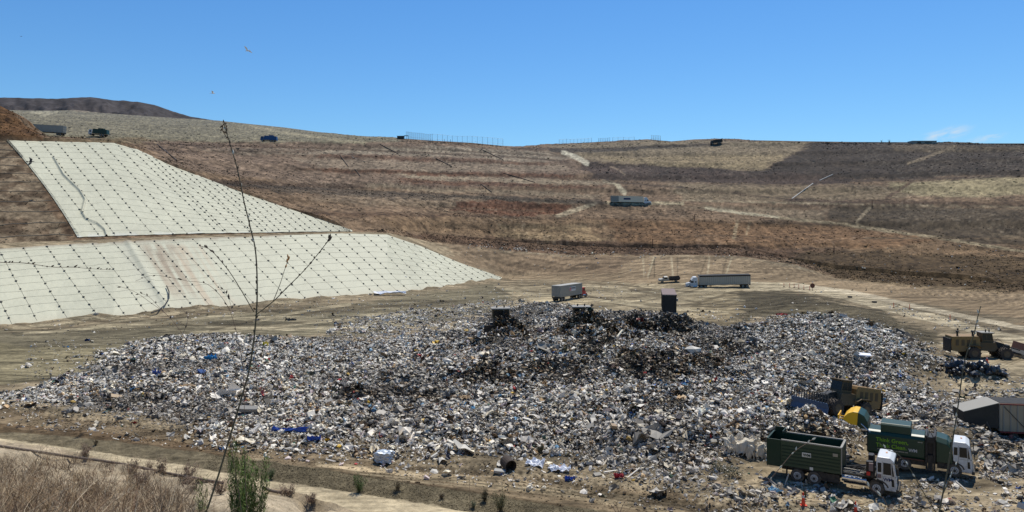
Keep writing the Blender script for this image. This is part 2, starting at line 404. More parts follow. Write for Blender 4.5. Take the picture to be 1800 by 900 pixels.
# --- floor
reg([(-200, 575), (0, 580), (300, 556), (640, 528), (880, 498), (900, 520), (860, 548), (700, 590), (440, 592), (270, 596), (140, 640), (-200, 700)], (124, 116, 95), .9, 10, floor_)
reg([(-200, 590), (300, 562), (640, 545), (640, 570), (440, 588), (250, 590), (-200, 640)], (108, 100, 82), .5, 12, floor_)
reg([(-200, 600), (160, 605), (250, 600), (130, 650), (-200, 700)], (132, 122, 96), .8, 10, floor_)
reg([(890, 448), (1300, 452), (1480, 492), (1800, 518), (1990, 530), (1990, 600), (1500, 520), (1320, 500), (880, 492)], (148, 128, 102), .9, 8, SEG >= 6)
reg([(760, 424), (900, 442), (1100, 452), (1100, 480), (880, 480), (800, 455)], (128, 108, 86), .8, 8, (SEG == 7) | (SEG == 8))
reg([(860, 512), (960, 500), (1150, 500), (1330, 504), (1320, 540), (1230, 560), (1050, 545), (900, 535)], (182, 166, 136), .9, 8, floor_)
reg([(1040, 505), (1160, 506), (1150, 516), (1050, 516)], (112, 100, 82), .5, 6, floor_)
reg([(1230, 520), (1330, 512), (1400, 520), (1330, 556), (1280, 580), (1225, 566)], (138, 124, 98), .8, 8, floor_)
reg([(1320, 510), (1400, 513), (1490, 527), (1570, 549), (1655, 590), (1650, 615), (1600, 600), (1520, 572), (1360, 556), (1300, 570)], (92, 84, 67), .95, 5, floor_)
reg([(1640, 600), (1820, 612), (1990, 640), (1990, 720), (1700, 705), (1660, 640)], (176, 160, 132), .9, 8, floor_)
reg([(1440, 512), (1560, 524), (1700, 548), (1990, 600), (1990, 620), (1700, 572), (1560, 540)], (120, 108, 88), .8, 4, floor_)
stroke([(1310, 503), (1400, 504), (1470, 516), (1560, 540), (1650, 562), (1730, 584), (1860, 612)], 13, (188, 174, 146), .85, floor_, 3)
stroke([(1400, 502), (1500, 514), (1620, 541), (1720, 561), (1860, 590)], 6, (196, 182, 156), .85, floor_, 2)
reg([(-200, 712), (0, 716), (300, 756), (600, 802), (900, 830), (1100, 858), (1300, 885), (1500, 930), (1500, 1000), (900, 880), (600, 832), (0, 750)], (128, 111, 88), .9, 6, floor_)
stroke([(560, 815), (767, 838), (989, 870), (1200, 902)], 9, (190, 170, 138), .8, floor_, 3)
stroke([(-100, 744), (200, 768), (400, 796)], 12, (96, 78, 58), .8, SEG >= 5, 6)
reg([(1240, 860), (1340, 840), (1460, 850), (1600, 876), (1800, 846), (1990, 830), (1990, 1000), (1300, 1000)], (178, 160, 132), .85, 10, floor_)
stroke([(600, 830), (767, 855), (989, 890)], 2.0, (84, 70, 54), .8, None, 2)
# thin bench lines along the contour and crossing wheel ruts on the working floor
for p, w, c, a in [([(250, 252), (600, 262), (900, 276), (1000, 284)], 2.0, (84, 66, 52), .7), ([(520, 297), (800, 305), (1050, 316)], 2.0, (88, 66, 50), .7), ([(300, 320), (470, 328), (640, 336), (800, 345), (1066, 358)], 3.0, (80, 70, 60), .75),
                ([(360, 372), (620, 376), (900, 382), (1100, 385), (1480, 396)], 1.8, (86, 68, 54), .6), ([(1040, 288), (1200, 296), (1340, 304), (1500, 318), (1800, 310), (1900, 309)], 2.5, (72, 60, 52), .7), ([(1180, 322), (1400, 326), (1600, 330)], 1.6, (92, 76, 62), .5),
                ([(1060, 318), (1200, 330), (1380, 350), (1500, 357), (1900, 364)], 1.8, (84, 68, 56), .7), ([(430, 344), (560, 356), (760, 364), (960, 372)], 1.6, (96, 78, 62), .5), ([(640, 392), (860, 404), (1100, 410), (1400, 418)], 1.5, (98, 78, 60), .45),
                ([(700, 258), (860, 268), (1000, 275)], 1.5, (92, 74, 60), .6), ([(900, 262), (1060, 262), (1250, 253)], 2.5, (70, 60, 52), .7)]:
    stroke(p, w, c, a, hill, 4)
_r = random.Random(5)
def rut(x0, y0, x1, y1, bow, gap=2.4):
    n_ = 9; d_ = (y1 - y0)
    pts_ = [(x0 + (x1 - x0) * k / (n_ - 1), y0 + d_ * k / (n_ - 1) + bow * math.sin(math.pi * k / (n_ - 1))) for k in range(n_)]
    dark = _r.random() < .62
    for o_ in (0, gap):
        stroke([(a, b + o_) for a, b in pts_], _r.uniform(.2, .9), (84, 74, 58) if dark else (190, 176, 146), _r.uniform(.25, .6), floor_ & (TM < .4), 2)
for k in range(34): x0 = _r.uniform(-60, 620); rut(x0, _r.uniform(548, 592) - x0 * .02, x0 + _r.uniform(160, 420), _r.uniform(520, 575), _r.uniform(-14, 10))
for k in range(34): x0 = _r.uniform(860, 1150); rut(x0, _r.uniform(498, 545), x0 + _r.uniform(120, 300), _r.uniform(498, 560), _r.uniform(-10, 10), 2.0)
for k in range(16): x0 = _r.uniform(1640, 1740); rut(x0, _r.uniform(600, 700), x0 + _r.uniform(100, 200), _r.uniform(600, 740), _r.uniform(-12, 12), 4)
for k in range(18): x0 = _r.uniform(1200, 1600); rut(x0, _r.uniform(850, 895), x0 + _r.uniform(150, 400), _r.uniform(840, 900), _r.uniform(-10, 10), 6)
for k in range(14):
    t_ = _r.uniform(0, 1); rut(540 + 900 * t_ * .5, 812 + 60 * t_ * .5 + _r.uniform(-6, 14), 1000 + 300 * t_, 862 + 40 * t_ + _r.uniform(-6, 10), _r.uniform(-3, 3), 5)
for k in range(10): x0 = _r.uniform(1130, 1290); rut(x0, 452, x0 + _r.uniform(-14, 6), 486, 0, 1.0)
# garbage underlay
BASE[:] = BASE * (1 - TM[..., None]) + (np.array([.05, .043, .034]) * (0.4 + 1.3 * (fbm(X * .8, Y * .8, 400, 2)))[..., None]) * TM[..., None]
# streaks of wheel tracks on the working floor
sel = floor_ | (SEG == 9) & (PX > 880)
xx = X + 6 * fbm(X * .02, Y * .02, 510, 2); yy = Y + 14 * fbm(X * .012, Y * .012, 520, 3) + 0.10 * X
st = fbm(xx * 0.035, yy * 0.9, 530, 4) - .5
st2 = fbm((xx * .7 + yy * .7) * 0.04, (yy * .7 - xx * .7) * 1.1, 540, 3) - .5
st3 = (vnoise(xx * 0.06, yy * 2.6, 550) - .5) * .45
stv = 1 + (st * 1.7 + st2 * 1.0 + st3) * (1 - TM) * floor_
BASE *= np.clip(stv, .45, 1.6)[..., None]
# overall blotches and fine speckle
BASE *= (1 + (fbm(X * .03, Y * .03, 600, 4) - .5) * 0.5 * (1 - TM))[..., None]
sp = fbm(X * .7, Y * .7, 620, 3) - .5
hs = hill & (SEG <= 13)
sp2 = (vnoise(X * 1.1, Y * .9, 660) - .5) + (vnoise(X * 2.1, Y * 1.1, 661) - .5) * .7
sp3 = fbm(X * .06, Y * .45, 662, 4) - .5
BASE *= np.where(hs, np.clip(1 + sp * 1.3 + sp2 * .55 + sp3 * .9, .35, 2.0), 1 + sp * 0.8)[..., None]
pal = hs & (fbm(X * .045, Y * .03, 670, 3) > .52)                    # chalky stipple on the upper terraces
BASE += (np.clip(sp2 - .12, 0, 1) * .35 * pal * (Y > 300))[..., None] * np.array([.30, .27, .22])
dl2 = np.zeros_like(X); dl2[fl] = dl; al_ = X * .94 - Y * .34
chev = np.sin(2 * np.pi * (al_ / .62 + np.abs((dl2 / 1.3) % 1 - .5) * 1.1))
tz = fl * (1 - TM) * (np.exp(-((dl2 - 4.6) / 1.5) ** 2) + np.exp(-((dl2 - 9.0) / 1.8) ** 2)) * (X > -12) * (.4 + .6 * (vnoise(X * .2, Y * .2, 71)))
BASE *= (1 + chev * .26 * tz)[..., None]; Z += chev * tz * .03
# vertical scratchy grain of the dry slopes
gr = vnoise(X * 1.3, Y * 0.25, 640) - .5 + (vnoise(X * .5, Y * 0.05, 641) - .5) * .8
BASE *= np.where(hs, 1 + gr * 0.45, 1)[..., None]
BASE *= np.where(hill[..., None], np.array([.91, .92, .86]), np.array([.93, .93, .90]))
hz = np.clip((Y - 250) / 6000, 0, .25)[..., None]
BASE = BASE * (1 - hz) + np.array([.28, .33, .40]) * hz  # distance haze mixed into the ground colour
BASE = np.clip(BASE, 0.01, 0.85)

mg, nt, bs = mat_new('ground_soil')
N = nt.nodes.new; L = nt.links.new
va = N('ShaderNodeVertexColor'); va.layer_name = 'Col'
tc = N('ShaderNodeTexCoord')
n1 = N('ShaderNodeTexNoise'); n1.inputs['Scale'].default_value = 1.6; n1.inputs['Detail'].default_value = 8; n1.inputs['Roughness'].default_value = .75
n2 = N('ShaderNodeTexVoronoi'); n2.inputs['Scale'].default_value = 3.0
mp = N('ShaderNodeMapping'); mp.inputs['Scale'].default_value = (.25, 3.0, 1)
n3 = N('ShaderNodeTexNoise'); n3.inputs['Scale'].default_value = 1.0; n3.inputs['Detail'].default_value = 5
L(tc.outputs['Object'], n1.inputs['Vector']); L(tc.outputs['Object'], n2.inputs['Vector'])
L(tc.outputs['Object'], mp.inputs['Vector']); L(mp.outputs[0], n3.inputs['Vector'])
mr = N('ShaderNodeMapRange'); mr.inputs[1].default_value = .3; mr.inputs[2].default_value = .7; mr.inputs[3].default_value = .62; mr.inputs[4].default_value = 1.38
L(n1.outputs['Fac'], mr.inputs[0])
mr2 = N('ShaderNodeMapRange'); mr2.inputs[1].default_value = .3; mr2.inputs[2].default_value = .7; mr2.inputs[3].default_value = .76; mr2.inputs[4].default_value = 1.24
L(n3.outputs['Fac'], mr2.inputs[0])
mm1 = N('ShaderNodeMath'); mm1.operation = 'MULTIPLY'; L(mr.outputs[0], mm1.inputs[0]); L(mr2.outputs[0], mm1.inputs[1])
vs = N('ShaderNodeVectorMath'); vs.operation = 'SCALE'; L(va.outputs['Color'], vs.inputs[0]); L(mm1.outputs[0], vs.inputs['Scale'])
L(vs.outputs[0], bs.inputs['Base Color'])
bs.inputs['Roughness'].default_value = .95; bs.inputs['Specular IOR Level'].default_value = .1
bp = N('ShaderNodeBump'); bp.inputs['Strength'].default_value = .9; bp.inputs['Distance'].default_value = .18
ad = N('ShaderNodeMath'); ad.operation = 'ADD'; L(n1.outputs['Fac'], ad.inputs[0])
ml = N('ShaderNodeMath'); ml.operation = 'MULTIPLY'; ml.inputs[1].default_value = .3; L(n2.outputs['Distance'], ml.inputs[0]); L(ml.outputs[0], ad.inputs[1])
L(ad.outputs[0], bp.inputs['Height']); L(bp.outputs[0], bs.inputs['Normal'])

idx = np.arange(R_ * C_).reshape(R_, C_)
faces = np.stack([idx[:-1, :-1], idx[:-1, 1:], idx[1:, 1:], idx[1:, :-1]], -1).reshape(-1, 4)
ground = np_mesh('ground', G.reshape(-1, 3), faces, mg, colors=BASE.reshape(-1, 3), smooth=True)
tag(ground, 'brown dirt floor and terraced dry hillsides of the landfill', kind='structure')

_v = G[::2, ::2].reshape(-1, 3)
r2, c2 = G[::2, ::2].shape[:2]
i2 = np.arange(r2 * c2).reshape(r2, c2)
_f = np.stack([i2[:-1, :-1], i2[:-1, 1:], i2[1:, 1:], i2[1:, :-1]], -1).reshape(-1, 4)
BVH = BVHTree.FromPolygons(_v.tolist(), _f.tolist())
EYE = Vector((0, 0, CZ))


def at(px, py, off=0.0):
    d = Vector(((px - CX) / F, 1.0, (HY - py) / F))
    h = BVH.ray_cast(EYE, d.normalized())
    if h[0] is None: return at(px, py + .5, off) if py < 300 else None
    return h[0] + Vector((0, 0, off))


def gz(x, y):
    h = BVH.ray_cast(Vector((x, y, 900)), Vector((0, 0, -1)))
    return h[0].z if h[0] is not None else 0.0


def gn(x, y, r=1.5):
    """ground point, pitch/roll friendly normal averaged over r"""
    zx = (gz(x + r, y) - gz(x - r, y)) / (2 * r); zy = (gz(x, y + r) - gz(x, y - r)) / (2 * r)
    return Vector((-zx, -zy, 1)).normalized()


# distant mountain
def mountain():
    xs = np.linspace(-300, 560, 260)
    sk = np.array([(-300, 178), (-100, 172), (0, 171), (60, 173), (110, 173), (160, 171), (200, 176), (235, 178), (270, 184), (300, 195), (335, 205), (385, 213), (450, 226), (560, 250)])
    py = np.interp(xs, sk[:, 0], sk[:, 1]) + (fbm(xs * .06, xs * 0, 3, 4) - .5) * 2.5
    V = []; C = []
    n = 60
    for j in range(n):
        t = j / (n - 1)
        D = 2300 + 1400 * t
        zc = 330 * 0 + (CZ + 3700 * (HY - py) / F)
        z = zc * (0.30 + 0.70 * t ** 0.8) if True else 0
        x = 3700 * (xs - CX) / F * (D / 3700)
        rid = (fbm(xs * .05 + 2 * t, xs * 0 + t * 3.5, 9, 4) - .5) * 110 * math.sin(math.pi * min(t * 1.02, 1))
        V.append(np.stack([x, np.full_like(x, D), z + rid], -1))
        c = alb((80, 76, 76))[None, :] * (0.5 + .9 * fbm(xs * .12, xs * 0 + t * 12, 14, 4))[:, None]
        C.append(c)
    for k in range(2):
        V.append(V[n - 1] + np.array([0, 500. * (k + 1), -300. * (k + 1)])); C.append(C[n - 1])
    V = np.array(V); C = np.array(C)
    r, c = V.shape[:2]; i = np.arange(r * c).reshape(r, c)
    f = np.stack([i[:-1, :-1], i[:-1, 1:], i[1:, 1:], i[1:, :-1]], -1).reshape(-1, 4)
    o = np_mesh('hills', V.reshape(-1, 3), f, attr_mat('hill_scrub', .95, .05, nscale=.02, namp=.25), colors=C.reshape(-1, 3), smooth=True)
    tag(o, 'dark scrubby mountain on the skyline', kind='structure')


mountain()
# ================================================================ GARBAGE
def ico():
    t = (1 + 5 ** .5) / 2
    v = np.array([(-1, t, 0), (1, t, 0), (-1, -t, 0), (1, -t, 0), (0, -1, t), (0, 1, t), (0, -1, -t), (0, 1, -t), (t, 0, -1), (t, 0, 1), (-t, 0, -1), (-t, 0, 1)], float)
    v /= np.linalg.norm(v[0])
    f = np.array([(0, 11, 5), (0, 5, 1), (0, 1, 7), (0, 7, 10), (0, 10, 11), (1, 5, 9), (5, 11, 4), (11, 10, 2), (10, 7, 6), (7, 1, 8), (3, 9, 4), (3, 4, 2), (3, 2, 6), (3, 6, 8), (3, 8, 9), (4, 9, 5), (2, 4, 11), (6, 2, 10), (8, 6, 7), (9, 8, 1)])
    return v, f


def sheet():
    g = np.linspace(-1, 1, 4)
    v = np.array([(x, y, 0) for y in g for x in g], float)
    f = []
    for j in range(3):
        for i in range(3):
            a = j * 4 + i
            f += [(a, a + 1, a + 5), (a, a + 5, a + 4)]
    return v, np.array(f)


def boxt():
    v = np.array([(x, y, z) for z in (-1, 1) for y in (-1, 1) for x in (-1, 1)], float)
    f = np.array([(0, 2, 3), (0, 3, 1), (4, 5, 7), (4, 7, 6), (0, 1, 5), (0, 5, 4), (2, 6, 7), (2, 7, 3), (0, 4, 6), (0, 6, 2), (1, 3, 7), (1, 7, 5)])
    return v, f


def rotm(n, tilt):
    az = rng.uniform(0, 2 * np.pi, n); ti = rng.normal(0, tilt, n); ro = rng.normal(0, tilt, n)
    ca, sa, ct, st_, cr, sr = np.cos(az), np.sin(az), np.cos(ti), np.sin(ti), np.cos(ro), np.sin(ro)
    Rz = np.zeros((n, 3, 3)); Rz[:, 0, 0] = ca; Rz[:, 0, 1] = -sa; Rz[:, 1, 0] = sa; Rz[:, 1, 1] = ca; Rz[:, 2, 2] = 1
    Rx = np.zeros((n, 3, 3)); Rx[:, 0, 0] = 1; Rx[:, 1, 1] = ct; Rx[:, 1, 2] = -st_; Rx[:, 2, 1] = st_; Rx[:, 2, 2] = ct
    Ry = np.zeros((n, 3, 3)); Ry[:, 1, 1] = 1; Ry[:, 0, 0] = cr; Ry[:, 0, 2] = sr; Ry[:, 2, 0] = -sr; Ry[:, 2, 2] = cr
    return Rz @ Rx @ Ry


PAL = np.array([(238, 238, 240), (214, 216, 218), (192, 194, 198), (232, 228, 216), (150, 150, 150), (110, 108, 104), (58, 56, 54), (28, 28, 30), (112, 94, 74), (150, 128, 100), (86, 72, 58), (196, 168, 128),
                (40, 90, 170), (90, 150, 200), (50, 110, 90), (170, 50, 50), (214, 180, 60), (60, 66, 90), (90, 86, 60), (200, 190, 200)], float)
PW_LIGHT = np.array([26, 20, 13, 12, 8, 6, 4, 4, 4, 4, 4, 2.5, .55, .9, .35, .4, .3, 1.2, 1, 2.5])
PW_DARK = np.array([3.5, 3, 3, 4, 6, 11, 17, 17, 14, 7, 20, 3.5, .4, .4, .3, .4, .25, 2, 5, 1])


def scatter(pos, size, light, kindp=(.5, .38, .12), sink=.2, tilt=.42):
    """pos (n,3); returns V,F,C of crumpled pieces of the three kinds"""
    n = len(pos); kd = rng.choice(3, n, p=kindp)
    VV, FF, CC = [], [], []; off = 0
    for k, (tv, tf) in enumerate((ico(), sheet(), boxt())):
        i = np.where(kd == k)[0]; m = len(i)
        if not m: continue
        s = size[i][:, None, None]
        if k == 0:
            v = tv[None] * rng.uniform(.6, 1.3, (m, 12, 1)); v = v * np.stack([rng.uniform(.5, 1.1, m), rng.uniform(.4, .9, m), rng.uniform(.3, .65, m)], -1)[:, None, :] * s * .5
        elif k == 1:
            v = np.repeat(tv[None], m, 0) * np.stack([rng.uniform(.4, 1.2, m), rng.uniform(.25, .8, m), np.ones(m)], -1)[:, None, :]
            v[:, :, 2] += rng.normal(0, .28, (m, 16)); v[:, :, :2] += rng.normal(0, .14, (m, 16, 2)); v = v * s * .6
        else:
            long = rng.random(m) < .45
            d = np.stack([np.where(long, rng.uniform(1.2, 2.6, m), rng.uniform(.5, 1, m)), np.where(long, rng.uniform(.06, .2, m), rng.uniform(.3, .8, m)), np.where(long, rng.uniform(.04, .1, m), rng.uniform(.08, .4, m))], -1)
            v = tv[None] * d[:, None, :] * s * .5
        Rm = rotm(m, tilt)
        v = np.einsum('nij,nkj->nki', Rm, v) + pos[i][:, None, :]
        v[:, :, 2] += size[i][:, None] * (.35 if k == 1 else .2) - sink * size[i][:, None]
        li = light[i]
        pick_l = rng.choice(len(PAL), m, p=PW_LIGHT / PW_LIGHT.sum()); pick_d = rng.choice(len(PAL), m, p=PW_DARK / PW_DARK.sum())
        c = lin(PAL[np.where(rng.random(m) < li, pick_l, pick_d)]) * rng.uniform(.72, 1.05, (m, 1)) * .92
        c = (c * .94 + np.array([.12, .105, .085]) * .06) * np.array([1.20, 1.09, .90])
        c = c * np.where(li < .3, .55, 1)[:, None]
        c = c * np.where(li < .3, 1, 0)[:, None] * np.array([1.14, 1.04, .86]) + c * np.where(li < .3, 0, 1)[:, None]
        br = sstep(.50, .68, fbm(pos[i][:, 0] * .09, pos[i][:, 1] * .09, 933, 4))[:, None] * .55
        c = c * (1 - br) + np.array([.14, .115, .085]) * br
        c = np.repeat(c[:, None, :], v.shape[1], 1) * rng.uniform(.82, 1.1, (m, v.shape[1], 1))
        nv = v.shape[1]
        FF.append((tf[None] + (np.arange(m) * nv)[:, None, None]).reshape(-1, 3) + off); off += m * nv
        VV.append(v.reshape(-1, 3)); CC.append(c.reshape(-1, 3))
    return np.concatenate(VV), np.concatenate(FF), np.clip(np.concatenate(CC), 0, .9)


# sample cells of the floor grid by surface area
fr0 = int(np.argmax(np.array(seg_id) == 6)); fr1 = fr0 + 440
GG = G[fr0:fr1 + 1]; TT = TM[fr0:fr1 + 1]
vcol = (PXC > -130) & (PXC < 1960); c0, c1 = np.where(vcol)[0][[0, -1]]
g00 = GG[:-1, c0:c1]; g10 = GG[:-1, c0 + 1:c1 + 1]; g01 = GG[1:, c0:c1]; g11 = GG[1:, c0 + 1:c1 + 1]
area = (np.abs(g10[..., 0] - g00[..., 0])) * (g01[..., 1] - g00[..., 1])
slp = (g01[..., 2] - g00[..., 2]) / (g01[..., 1] - g00[..., 1]); area = area * (1 + 1.6 * np.clip(slp, 0, 2.5))
cx_ = g00[..., 0]; cy_ = g00[..., 1]
cpx = CX + F * cx_ / cy_; cpy = HY + F * CZ / cy_                    # the flat-floor pixel of the cell
LIT = [([(600, 560), (880, 528), (960, 532), (1300, 575), (1200, 640), (700, 640), (560, 600)], .42), ([(540, 540), (880, 520), (960, 530), (800, 580), (560, 596)], .035), ([(1240, 850), (1500, 840), (1800, 836), (1960, 860), (1960, 940), (1300, 940)], .30),
       ([(1650, 664), (1780, 664), (1960, 690), (1960, 780), (1700, 760), (1640, 700)], .16), ([(1690, 690), (1960, 682), (1960, 700), (1700, 706)], .6), ([(1720, 770), (1960, 770), (1960, 838), (1720, 838)], .9),
       ([(-120, 700), (600, 790), (1240, 860), (1400, 930), (1000, 876), (600, 818), (-120, 740)], .05), ([(-120, 575), (640, 520), (1100, 500), (1100, 540), (640, 560), (-120, 600)], .012),
       ([(1200, 540), (1660, 600), (1700, 640), (1300, 600)], .06), ([(1560, 545), (1700, 560), (1800, 580), (1700, 580)], .1), ([(60, 600), (270, 590), (200, 620), (0, 690)], .03), ([(1000, 500), (1900, 560), (1960, 800), (1000, 560)], .006)]
dens = TT[:-1, c0:c1].copy() ** .7
for poly, a in LIT:
    dens = np.maximum(dens, inpoly(cpx, cpy, poly) * a * (0.3 + 1.4 * (vnoise(cx_ * .6, cy_ * .6, 900) > .45)))
per = np.interp(cy_, [50, 75, 120, 200], [52, 44, 24, 14.0])
wgt = (dens * per * area)
ntot = int(wgt.sum()); print('pieces', ntot)
cw = np.cumsum(wgt.ravel()); pick = np.searchsorted(cw, rng.random(ntot) * cw[-1])
a_, b_ = rng.random((2, ntot, 1))
sh = g00.reshape(-1, 3)
pos = (sh[pick] * (1 - a_) + g10.reshape(-1, 3)[pick] * a_) * (1 - b_) + (g01.reshape(-1, 3)[pick] * (1 - a_) + g11.reshape(-1, 3)[pick] * a_) * b_
ppx = CX + F * pos[:, 0] / pos[:, 1]; ppy = HY - F * (pos[:, 2] - CZ) / pos[:, 1]
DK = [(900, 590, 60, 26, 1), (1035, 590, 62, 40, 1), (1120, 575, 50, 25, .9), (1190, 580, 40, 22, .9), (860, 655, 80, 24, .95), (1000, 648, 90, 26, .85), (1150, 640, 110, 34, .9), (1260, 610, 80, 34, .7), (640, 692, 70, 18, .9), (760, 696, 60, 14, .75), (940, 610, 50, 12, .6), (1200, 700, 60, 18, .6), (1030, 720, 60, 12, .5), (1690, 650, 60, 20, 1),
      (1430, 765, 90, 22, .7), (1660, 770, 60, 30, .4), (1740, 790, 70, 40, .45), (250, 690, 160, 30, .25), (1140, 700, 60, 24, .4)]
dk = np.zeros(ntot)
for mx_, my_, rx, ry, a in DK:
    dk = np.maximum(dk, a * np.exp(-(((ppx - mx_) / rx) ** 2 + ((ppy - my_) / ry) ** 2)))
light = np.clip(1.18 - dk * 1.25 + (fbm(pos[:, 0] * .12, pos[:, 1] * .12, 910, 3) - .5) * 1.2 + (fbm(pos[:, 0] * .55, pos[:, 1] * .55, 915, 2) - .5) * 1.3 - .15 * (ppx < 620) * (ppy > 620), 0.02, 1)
size = np.clip(rng.lognormal(-1.48, .52, ntot), .08, 1.25) * np.interp(pos[:, 1], [55, 120, 200], [.76, .94, 1.1]) * np.where(rng.random(ntot) < .018, 2.4, 1)
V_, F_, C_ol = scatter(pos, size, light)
print('garbage faces', len(F_))
MT = attr_mat('crumpled_refuse', .55, .35)
# second layer: bags, torn film, boards and cardboard that ride on top, in clumps
nb = 15000
pk2 = np.searchsorted(cw, rng.random(nb * 3) * cw[-1]); q2 = sh[pk2]
k2 = (vnoise(q2[:, 0] * .5, q2[:, 1] * .5, 951) > .52) & (q2[:, 1] < 150); q2 = q2[k2][:nb] + rng.normal(0, .12, (min(nb, int(k2.sum())), 3)) * np.array([1, 1, 0]); nb = len(q2)
d2 = np.zeros(nb); x2 = CX + F * q2[:, 0] / q2[:, 1]; y2 = HY - F * (q2[:, 2] - CZ) / q2[:, 1]
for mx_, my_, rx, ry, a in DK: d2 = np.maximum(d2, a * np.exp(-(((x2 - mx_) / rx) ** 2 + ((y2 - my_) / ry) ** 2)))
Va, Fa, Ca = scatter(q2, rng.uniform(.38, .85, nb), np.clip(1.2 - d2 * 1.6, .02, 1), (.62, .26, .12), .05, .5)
# ragged dark brush and boards on the pushed piles
R3 = []
for hx, hy, rx, ry, h3 in HW:
    if h3 < 1.9 or hx > 45: continue
    m3 = int(340 * rx * ry / 12); p3 = np.stack([rng.normal(hx, rx * .5, m3), rng.normal(hy, ry * .5, m3)], -1); R3.append(p3)
for px_, D_p, n_p, sx_p in [] and [(888, 121.0, 520, 2.3), (1024, 118.0, 620, 2.0)]:
    R3.append(np.stack([rng.normal((px_ - CX) / F * D_p, sx_p, n_p), rng.normal(D_p, .9, n_p)], -1))
R3 = np.concatenate(R3); z3 = np.array([gz(a, b) for a, b in R3]); p3 = np.concatenate([R3, z3[:, None]], 1); p3[:, 2] += np.abs(rng.normal(0, .16, len(p3)))
Vb, Fb, Cb = scatter(p3, rng.uniform(.35, 1.0, len(p3)), np.full(len(p3), .32), (.2, .45, .35), .05, 1.0)
Cb = Cb * 1.1 + np.array([.012, .009, .005])
F_ = np.concatenate([F_, Fa + len(V_), Fb + len(V_) + len(Va)]); V_ = np.concatenate([V_, Va, Vb]); C_ol = np.concatenate([C_ol, Ca, Cb])
# steep ragged piles pushed up in front of the bulldozers and under the tipping trailer
for px_, D_p, rx_, ry_, h_, n_p in [(893, 118.5, 3.3, 2.0, 3.3, 2000), (1034, 117.0, 3.9, 2.2, 3.1, 2400), (1016, 130.5, 2.6, 1.6, 2.9, 1000), (1118, 129, 3.0, 2.0, 2.2, 1200), (1187, 127, 3.0, 2.0, 1.9, 1200), (1064, 121, 3.0, 1.8, 1.6, 800)]:
    cx0_ = (px_ - CX) / F * D_p; ang = rng.uniform(0, 6.28, n_p); rd = np.sqrt(rng.random(n_p)) * (1 + .35 * (vnoise(ang * 1.3, ang * 0 + px_, 3) - .5))
    xs_ = cx0_ + rd * rx_ * np.cos(ang); ys_ = D_p + rd * ry_ * np.sin(ang); g0 = gz(cx0_, D_p - ry_)
    zz_ = np.array([gz(a, b) for a, b in zip(xs_, ys_)])
    dome = g0 + h_ * np.clip(1 - rd ** 1.7, 0, 1) * (.72 + .56 * fbm(xs_ * .9, ys_ * .9, 77, 2))
    q_ = np.stack([xs_, ys_, np.maximum(zz_, dome) - rng.random(n_p) * .25], -1)
    Vc, Fc_, Cc = scatter(q_, rng.uniform(.35, 1.0, n_p), np.full(n_p, .05), (.25, .5, .25), .05, .85); Cc = Cc * .85
    F_ = np.concatenate([F_, Fc_ + len(V_)]); V_ = np.concatenate([V_, Vc]); C_ol = np.concatenate([C_ol, Cc])
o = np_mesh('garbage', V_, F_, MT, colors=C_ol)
tag(o, 'sprawling heap of mixed white, grey and brown household refuse', 'garbage', kind='stuff')
del V_, F_, C_ol

# windblown litter at the toe of the far slope
LP = []
for px0, py0, px1, py1, n, sp in [(820, 431, 1000, 446, 120, 3), (1000, 447, 1300, 450, 60, 3), (905, 436, 925, 440, 40, 2), (330, 556, 640, 526, 60, 4), (1560, 540, 1640, 556, 40, 3)]:
    for k in range(n):
        t = random.random(); p = at(px0 + (px1 - px0) * t, py0 + (py1 - py0) * t + random.gauss(0, sp))
        if p: LP.append(p)
for k in range(420):
    p = at(random.uniform(700, 1800), random.uniform(430, 520))
    if p: LP.append(p)
LP = np.array(LP)
V_, F_, C2 = scatter(LP, rng.uniform(.25, .8, len(LP)), np.ones(len(LP)), (.4, .6, 0))
o = np_mesh('litter', V_, F_, MT, colors=np.clip(C2 * 1.1, 0, .9))
tag(o, 'windblown white litter strewn over bare dirt', 'litter', kind='stuff')
# ================================================================ SLOPE LINER, ROPES, SANDBAGS
def liner_mat():
    m, nt, b = mat_new('cream_geomembrane')
    N = nt.nodes.new; L = nt.links.new
    a = N('ShaderNodeVertexColor'); a.layer_name = 'Col'
    tc = N('ShaderNodeTexCoord'); n1 = N('ShaderNodeTexNoise'); n1.inputs['Scale'].default_value = .25; n1.inputs['Detail'].default_value = 7; n1.inputs['Roughness'].default_value = .6
    mp = N('ShaderNodeMapping'); mp.inputs['Rotation'].default_value = (0, 0, math.radians(47)); mp.inputs['Scale'].default_value = (1, .18, .18)
    L(tc.outputs['Object'], mp.inputs['Vector']); L(mp.outputs[0], n1.inputs['Vector'])
    mr = N('ShaderNodeMapRange'); mr.inputs[1].default_value = .3; mr.inputs[2].default_value = .7; mr.inputs[3].default_value = .94; mr.inputs[4].default_value = 1.06
    L(n1.outputs['Fac'], mr.inputs[0])
    v = N('ShaderNodeVectorMath'); v.operation = 'SCALE'; L(a.outputs['Color'], v.inputs[0]); L(mr.outputs[0], v.inputs['Scale'])
    L(v.outputs[0], b.inputs['Base Color']); b.inputs['Roughness'].default_value = .6; b.inputs['Specular IOR Level'].default_value = .25
    n2 = N('ShaderNodeTexNoise'); n2.inputs['Scale'].default_value = 1.2; n2.inputs['Detail'].default_value = 5; L(tc.outputs['Object'], n2.inputs['Vector'])
    bp = N('ShaderNodeBump'); bp.inputs['Strength'].default_value = .6; bp.inputs['Distance'].default_value = .16; L(n2.outputs['Fac'], bp.inputs['Height']); L(bp.outputs[0], b.inputs['Normal'])
    return m


ML = liner_mat()
CREAM = np.array(alb((211, 208, 181))) * .95


def ruled(px, t, A, B):
    a = line3(A, px); b = line3(B, px)
    return a + (b - a) * t[:, None]


